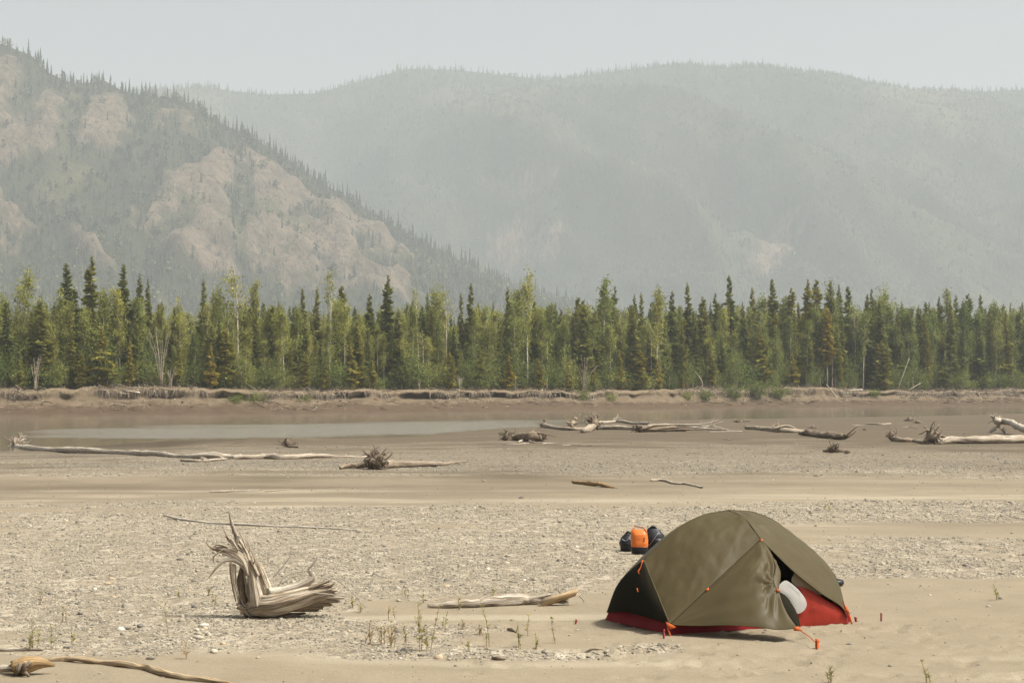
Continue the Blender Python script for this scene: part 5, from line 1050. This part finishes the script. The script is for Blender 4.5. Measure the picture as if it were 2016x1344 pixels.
# inner tent: bathtub floor, red side wall, white door panel, black mesh
m = MB(); bw, bl = .585, .995; ring0 = [(-bl, -bw), (bl, -bw), (bl, bw), (-bl, bw)]
def tub(z, k): return [loc(s * k + (-.012 if s < 0 else 0), t * k, z) for s, t in ring0]
for a, (z0, k0), (z1, k1) in ((0, (.004, 1.02), (.20, .955)),):
    A, B = tub(z0, k0), tub(z1, k1)
    for i in range(4):
        P0, P1, Q0, Q1 = A[i], A[(i + 1) % 4], B[i], B[(i + 1) % 4]; n = 14; f = np.linspace(0, 1, n)[:, None]; sag = np.sin(f * math.pi) * .012 * np.sin(f * 23)
        lo = P0 + (P1 - P0) * f + np.array((0, 0, 1)) * np.abs(sag) * .4; md_ = (P0 + Q0) / 2 + ((P1 + Q1) / 2 - (P0 + Q0) / 2) * f + sag * np.array((1, 1, 0)); hi = Q0 + (Q1 - Q0) * f
        m.add(np.vstack((lo, md_, hi)), grid_faces(n, 3))
    m.add(A, [(0, 1, 2, 3)])
m.build('floor', M['floor'], tent)
yb = .60
bot = [zt(1330, 832, yb), zt(1500, 822, yb), zt(1660, 805, yb)]; top = [zt(1290, 560, yb - .02), zt(1380, 575, yb), zt(1500, 640, yb), zt(1625, 725, yb), zt(1662, 800, yb)]
sidew = patch('side_wall', 'wallred', bot, top, [bot[0], top[0]], [bot[-1], top[-1]], nu=26, nv=14, bulge=.02, wr=.006, seed=21); sidew['label'] = 'red inner side wall painted in its sunlit tone'
def poly(name, mat, pts, n=40):
    P = spline(np.vstack((pts, pts[:1])), n)[:-1]; c = P.mean(0); V = np.vstack((P, c, P * .5 + c * .5)); k = len(P); V[k + 0] += loc(0, .012, 0); V[k + 1:] += loc(0, .010, 0)
    i = np.arange(k); j = (i + 1) % k; q = np.stack((i, j, k + 1 + j, k + 1 + i), -1); t = np.stack((k + 1 + i, k + 1 + j, np.full(k, k)), -1)
    return link(name, mesh_np(name, V, [q, t], M[mat], True), tent)
doorp = poly('door_panel', 'white_fab', [zt(x, y, .635) for x, y in ((1200, 570), (1250, 528), (1290, 543), (1345, 592), (1388, 655), (1386, 705), (1345, 738), (1315, 722), (1275, 655), (1225, 610))]); doorp['label'] = 'rolled white door panel'
cord('door_zip', 'mesh_fab', [zt(1285, 530, .655), zt(1345, 585, .655), zt(1362, 610, .655)], .003, parent=doorp)
poly('inner_canopy', 'tan_fab', [zt(x, y, .575) for x, y in ((1318, 470), (1375, 510), (1490, 615), (1430, 605), (1350, 582), (1296, 530))])['label'] = 'tan inner canopy'
patch('mesh_wall', 'mesh_fab', [loc(-.88, .53, .17), loc(.88, .53, .17)], [loc(-.45, .06, .80), loc(0, .06, .97), loc(.45, .06, .80)], [loc(-.88, .53, .17), loc(-.70, .3, .45), loc(-.45, .06, .80)], [loc(.88, .53, .17), loc(.70, .3, .45), loc(.45, .06, .80)], nu=20, nv=12)
patch('mesh_wall', 'mesh_fab', [loc(-.88, -.53, .17), loc(.88, -.53, .17)], [loc(-.45, -.06, .80), loc(0, -.06, .97), loc(.45, -.06, .80)], [loc(-.88, -.53, .17), loc(-.70, -.3, .45), loc(-.45, -.06, .80)], [loc(.88, -.53, .17), loc(.70, -.3, .45), loc(.45, -.06, .80)], nu=20, nv=12)
# print on the red wall
def flat_poly(name, mat, pts):
    me = bpy.data.meshes.new(name); me.from_pydata([tuple(p) for p in pts], [], [list(range(len(pts)))]); me.materials.append(M[mat]); return link(name, me, sidew)
flat_poly('logo_mark', 'logo', [zt(x, y, .632) for x, y in ((1424, 702), (1444, 680), (1458, 694), (1464, 690), (1478, 704), (1462, 700), (1450, 702))])
fc = bpy.data.curves.new('logo_text', 'FONT'); fc.body = 'MSR'; fc.size = .055; fc.extrude = 0.0; fo = bpy.data.objects.new('logo_text', fc); col.objects.link(fo)
bpy.context.view_layer.update(); tm = bpy.data.meshes.new_from_object(fo.evaluated_get(bpy.context.evaluated_depsgraph_get())); bpy.data.objects.remove(fo)
a, b = zt(1424, 724, .632), zt(1492, 718, .632); tm.materials.clear(); tm.materials.append(M['logo']); lt = link('logo_text', tm, sidew, tuple(a)); ax = Vector(b - a); wdt = max(v.co.x for v in tm.vertices); k = ax.length / wdt; lt.scale = (k, k * .6, k); lt.rotation_euler = (math.pi / 2, 0, math.atan2(ax.y, ax.x))
# corner tabs, straps, guy lines
def tab(pts, mat='orange', name='corner_tab'): 
    P = np.array(pts); m = MB(); off = loc(0, .006, 0); n = len(P); m.add(np.vstack((P + off, P - off)), None, None); V = np.vstack((P + off, P - off)); m = MB()
    tri = [(0, i, i + 1) for i in range(1, n - 1)] + [(n, n + i + 1, n + i) for i in range(1, n - 1)]; q = [(i, n + i, n + (i + 1) % n, (i + 1) % n) for i in range(n)]; m.add(V, q, tri); return m.build(name, M[mat], tent, False)
tab([zt(492, 790, .64), zt(560, 826, .66), zt(505, 840, .64)]); tab([zt(1650, 690, .65), zt(1668, 745, .63), zt(1636, 722, .65)]); tab([zt(1310, 825, 1.44), zt(1340, 820, 1.45), zt(1362, 850, 1.45), zt(1312, 848, 1.44)]); tab([zt(1092, 264, .57), zt(1105, 262, .57), zt(1113, 278, .57), zt(1100, 280, .57)])
tab([zt(1198, 572, 1.08), zt(1222, 596, 1.08), zt(1202, 604, 1.08)]); tab([zt(745, 584, .64), zt(764, 574, .64), zt(766, 592, .64), zt(750, 597, .64)], name='clip')
cord('strap', 'orange', [zt(502, 835, .63), zt(526, 893, .66)], .007, 4); cord('strap', 'orange', [zt(1666, 745, .63), zt(1682, 806, .66)], .009, 4); cord('strap', 'strap', [zt(135, 750, -.62), zt(118, 800, -.62)], .008, 4)
cord('guy_line', 'orange', [zt(1356, 850, 1.46), zt(1405, 882, 1.60), on_z(1608, 1268)[0:0] if False else zt(1455, 928, 1.80)], .0045, 8)
cord('guy_cord', 'orange', [zt(340, 402, .04), zt(330, 440, .05), zt(316, 470, .06), zt(320, 490, .06)], .004, 12); cord('guy_cord', 'orange', [zt(322, 452, .07), zt(312, 470, .07), zt(322, 484, .07)], .004, 8); cord('guy_cord', 'orange', [zt(306, 575, .25), zt(312, 600, .26)], .005, 4); tab([zt(330, 402, .03), zt(346, 398, .03), zt(340, 420, .04)], name='clip')
# sleeping gear seen dark through the door is only the mesh; tent pegs stand in the sand
def peg(label, u, v0, v1, mat, w, tilt=0.0, name='tent_peg'):
    p = ground(u, v1); h = (v1 - v0) * p[1] / FPX; m = MB()
    for a in (0, 2.094, 4.189):
        d = np.array((math.cos(a + .5), math.sin(a + .5), 0)); s_ = np.array((-d[1], d[0], 0)) * .0025
        m.add([d * 0 - s_ + (0, 0, -.06), d * w - s_ + (0, 0, -.05), d * w - s_ + (0, 0, h), -s_ + (0, 0, h), s_ + (0, 0, -.06), d * w + s_ + (0, 0, -.05), d * w + s_ + (0, 0, h), s_ + (0, 0, h)], [(0, 1, 2, 3), (7, 6, 5, 4), (1, 5, 6, 2), (3, 2, 6, 7), (0, 3, 7, 4)])
    m2 = MB(); tube(m2, [(0, 0, h - .012), (w * .9, 0, h - .016), (w * 1.2, 0, h - .02)], [.005, .004, .003], 5, 5)
    o = empty(name, p, label, 'tent peg', 'tent pegs'); o.rotation_euler = (0, tilt, 0); m.build('shaft', M[mat], o, False); m2.build('hook', M[mat], o)
M['pegred'] = NT('red_anodised_aluminium').fin((0.20, 0.008, 0.008), .5, .3)
peg('red tent peg standing in the sand left of the tent', 1133, 1214, 1226, 'pegred', .009, .15); peg('red tent peg standing in the sand right of the tent', 1735, 1206, 1222, 'pegred', .009); peg('red tent peg at the near left corner of the tent', 1307, 1238, 1256, 'pegred', .009); peg('red tent peg at the right corner of the tent', 1686, 1218, 1228, 'pegred', .012, -.2)
peg('bright orange peg tag at the end of the vestibule guy line', 1609, 1261, 1280, 'orange', .018)

# ------------------------------------------------------------------ dry bags behind the tent
M['bagblack'] = mat_fabric('black_coated_fabric', (0.014, 0.014, 0.017), .38, .0); M['bagorange'] = mat_fabric('orange_coated_fabric', (0.58, 0.15, 0.03), .42, .0); M['buckle'] = NT('grey_buckle').fin((0.22, 0.22, 0.23), .4, .5)
def bagshape(mb, rings, seg=22, seed=0, crease=.05, power=2.6):
    n = len(rings); f = np.array([q for q in rings], float); k = 26; t = np.linspace(0, 1, k); R = np.stack([np.interp(t, np.linspace(0, 1, n), f[:, i]) for i in range(f.shape[1])], -1)
    a = np.linspace(0, 2 * math.pi, seg, endpoint=False); A, I = np.meshgrid(a, np.arange(k)); ca, sa = np.cos(A), np.sin(A); sq = lambda x: np.sign(x) * np.abs(x) ** (2 / power)
    w = 1 + crease * fbm(A * 1.6 + seed, R[I, 0] * 26, seed, 3); V = np.stack((R[I, 3] + R[I, 1] * sq(ca) * w, R[I, 4] + R[I, 2] * sq(sa) * w, R[I, 0]), -1).reshape(-1, 3); i = np.arange(k * seg).reshape(k, seg); j = np.roll(i, -1, 1)
    q = np.stack((i[:-1], j[:-1], j[1:], i[1:]), -1).reshape(-1, 4); V = np.vstack((V, (R[0, 3], R[0, 4], R[0, 0]), (R[-1, 3], R[-1, 4], R[-1, 0]))); t_ = np.vstack((np.stack((j[0], i[0], np.full(seg, k * seg)), -1), np.stack((i[-1], j[-1], np.full(seg, k * seg + 1)), -1))); mb.add(V, q, t_)
BG = 'dry bags behind the tent'
p = ground(1259, 1090); o = empty('dry_bag', p, 'orange roll-top dry bag with black base standing between black bags', 'dry bag', BG)
m = MB(); bagshape(m, [(.085, .112, .10, 0, 0), (.13, .12, .105, 0, 0), (.20, .118, .10, -.003, 0), (.27, .112, .09, -.006, 0), (.31, .10, .06, -.008, 0), (.335, .085, .03, -.01, 0)], 24, 3, .06); m.build('body', M['bagorange'], o)
m = MB(); bagshape(m, [(.0, .095, .085, .004, 0), (.02, .115, .105, .004, 0), (.06, .119, .107, .002, 0), (.10, .119, .107, 0, 0)], 24, 5, .03); m.build('base', M['bagblack'], o)
for sgn in (-1, 1):
    m = MB(); tube(m, [(sgn * .105 - .005, -.03, .24), (sgn * .10 - .008, -.03, .31), (sgn * .055 - .008, -.01, .365), (sgn * .02 - .008, 0, .372)], [.016, .018, .014, .010], 8, 14, .1, 2, .5, .5); m.build('strap', M['bagorange'], o)
m = MB(); tube(m, [(-.035, 0, .372), (-.008, -.005, .378), (.02, 0, .370)], [.012, .014, .012], 8, 8); m.build('buckle', M['buckle'], o)
m = MB(); m.add([(.045, -.106, .17), (.058, -.104, .17), (.064, -.103, .235), (.052, -.105, .235)], [(0, 1, 2, 3)]); m.build('print', M['bagblack'], o, False)
p = ground(1237, 1084); o = empty('dry_bag', p, 'black dry bag with buckle left of the orange bag', 'dry bag', BG)
m = MB(); bagshape(m, [(0, .085, .10, 0, 0), (.03, .108, .12, -.01, 0), (.10, .115, .125, -.015, 0), (.17, .10, .10, -.01, 0), (.215, .072, .05, .0, 0), (.24, .06, .03, .01, 0)], 22, 9, .14, 2.2); m.build('body', M['bagblack'], o)
m = MB(); tube(m, [(-.04, 0, .23), (-.005, -.01, .265), (.05, 0, .24)], [.014, .016, .012], 8, 10); m.build('roll_top', M['bagblack'], o)
m = MB(); tube(m, [(-.09, -.09, .17), (-.04, -.12, .15), (.02, -.10, .20)], [.008, .009, .007], 6, 10, 0, 0, .5, .5); m.build('strap', M['buckle'], o)
p = ground(1292, 1086); o = empty('dry_bag', p, 'larger black dry bag right of the orange bag, half hidden by the tent', 'dry bag', BG)
m = MB(); bagshape(m, [(0, .12, .10, 0, 0), (.05, .145, .13, 0, 0), (.16, .145, .13, -.005, 0), (.24, .125, .10, -.02, 0), (.30, .09, .05, -.035, 0), (.325, .07, .03, -.045, 0)], 24, 13, .14, 2.3); m.build('body', M['bagblack'], o)
m = MB(); tube(m, [(-.11, 0, .31), (-.05, -.01, .345), (-.02, 0, .335), (.03, .0, .30)], [.014, .022, .02, .012], 8, 14, .2, 3); m.build('roll_top', M['bagblack'], o)
m = MB(); tube(m, [(-.10, -.10, .10), (-.05, -.135, .18), (.02, -.12, .27)], [.009, .009, .009], 6, 10, 0, 0, .5, .4); m.build('strap', M['buckle'], o)
p = ground(1640, 1152); o = empty('gear_bag', p, 'black gear bag showing past the right side of the tent', 'bag', None)
m = MB(); bagshape(m, [(0, .10, .08, 0, 0), (.03, .125, .10, 0, 0), (.065, .12, .09, 0, 0), (.085, .07, .05, -.03, 0), (.115, .035, .03, -.02, 0), (.125, .02, .02, -.015, 0)], 20, 17, .2, 2.3); m.build('body', M['bagblack'], o)
m = MB(); tube(m, [(.06, -.03, .06), (.095, -.03, .055), (.105, -.02, .03)], [.012, .012, .008], 6, 8); m.build('strap', M['bagblack'], o)
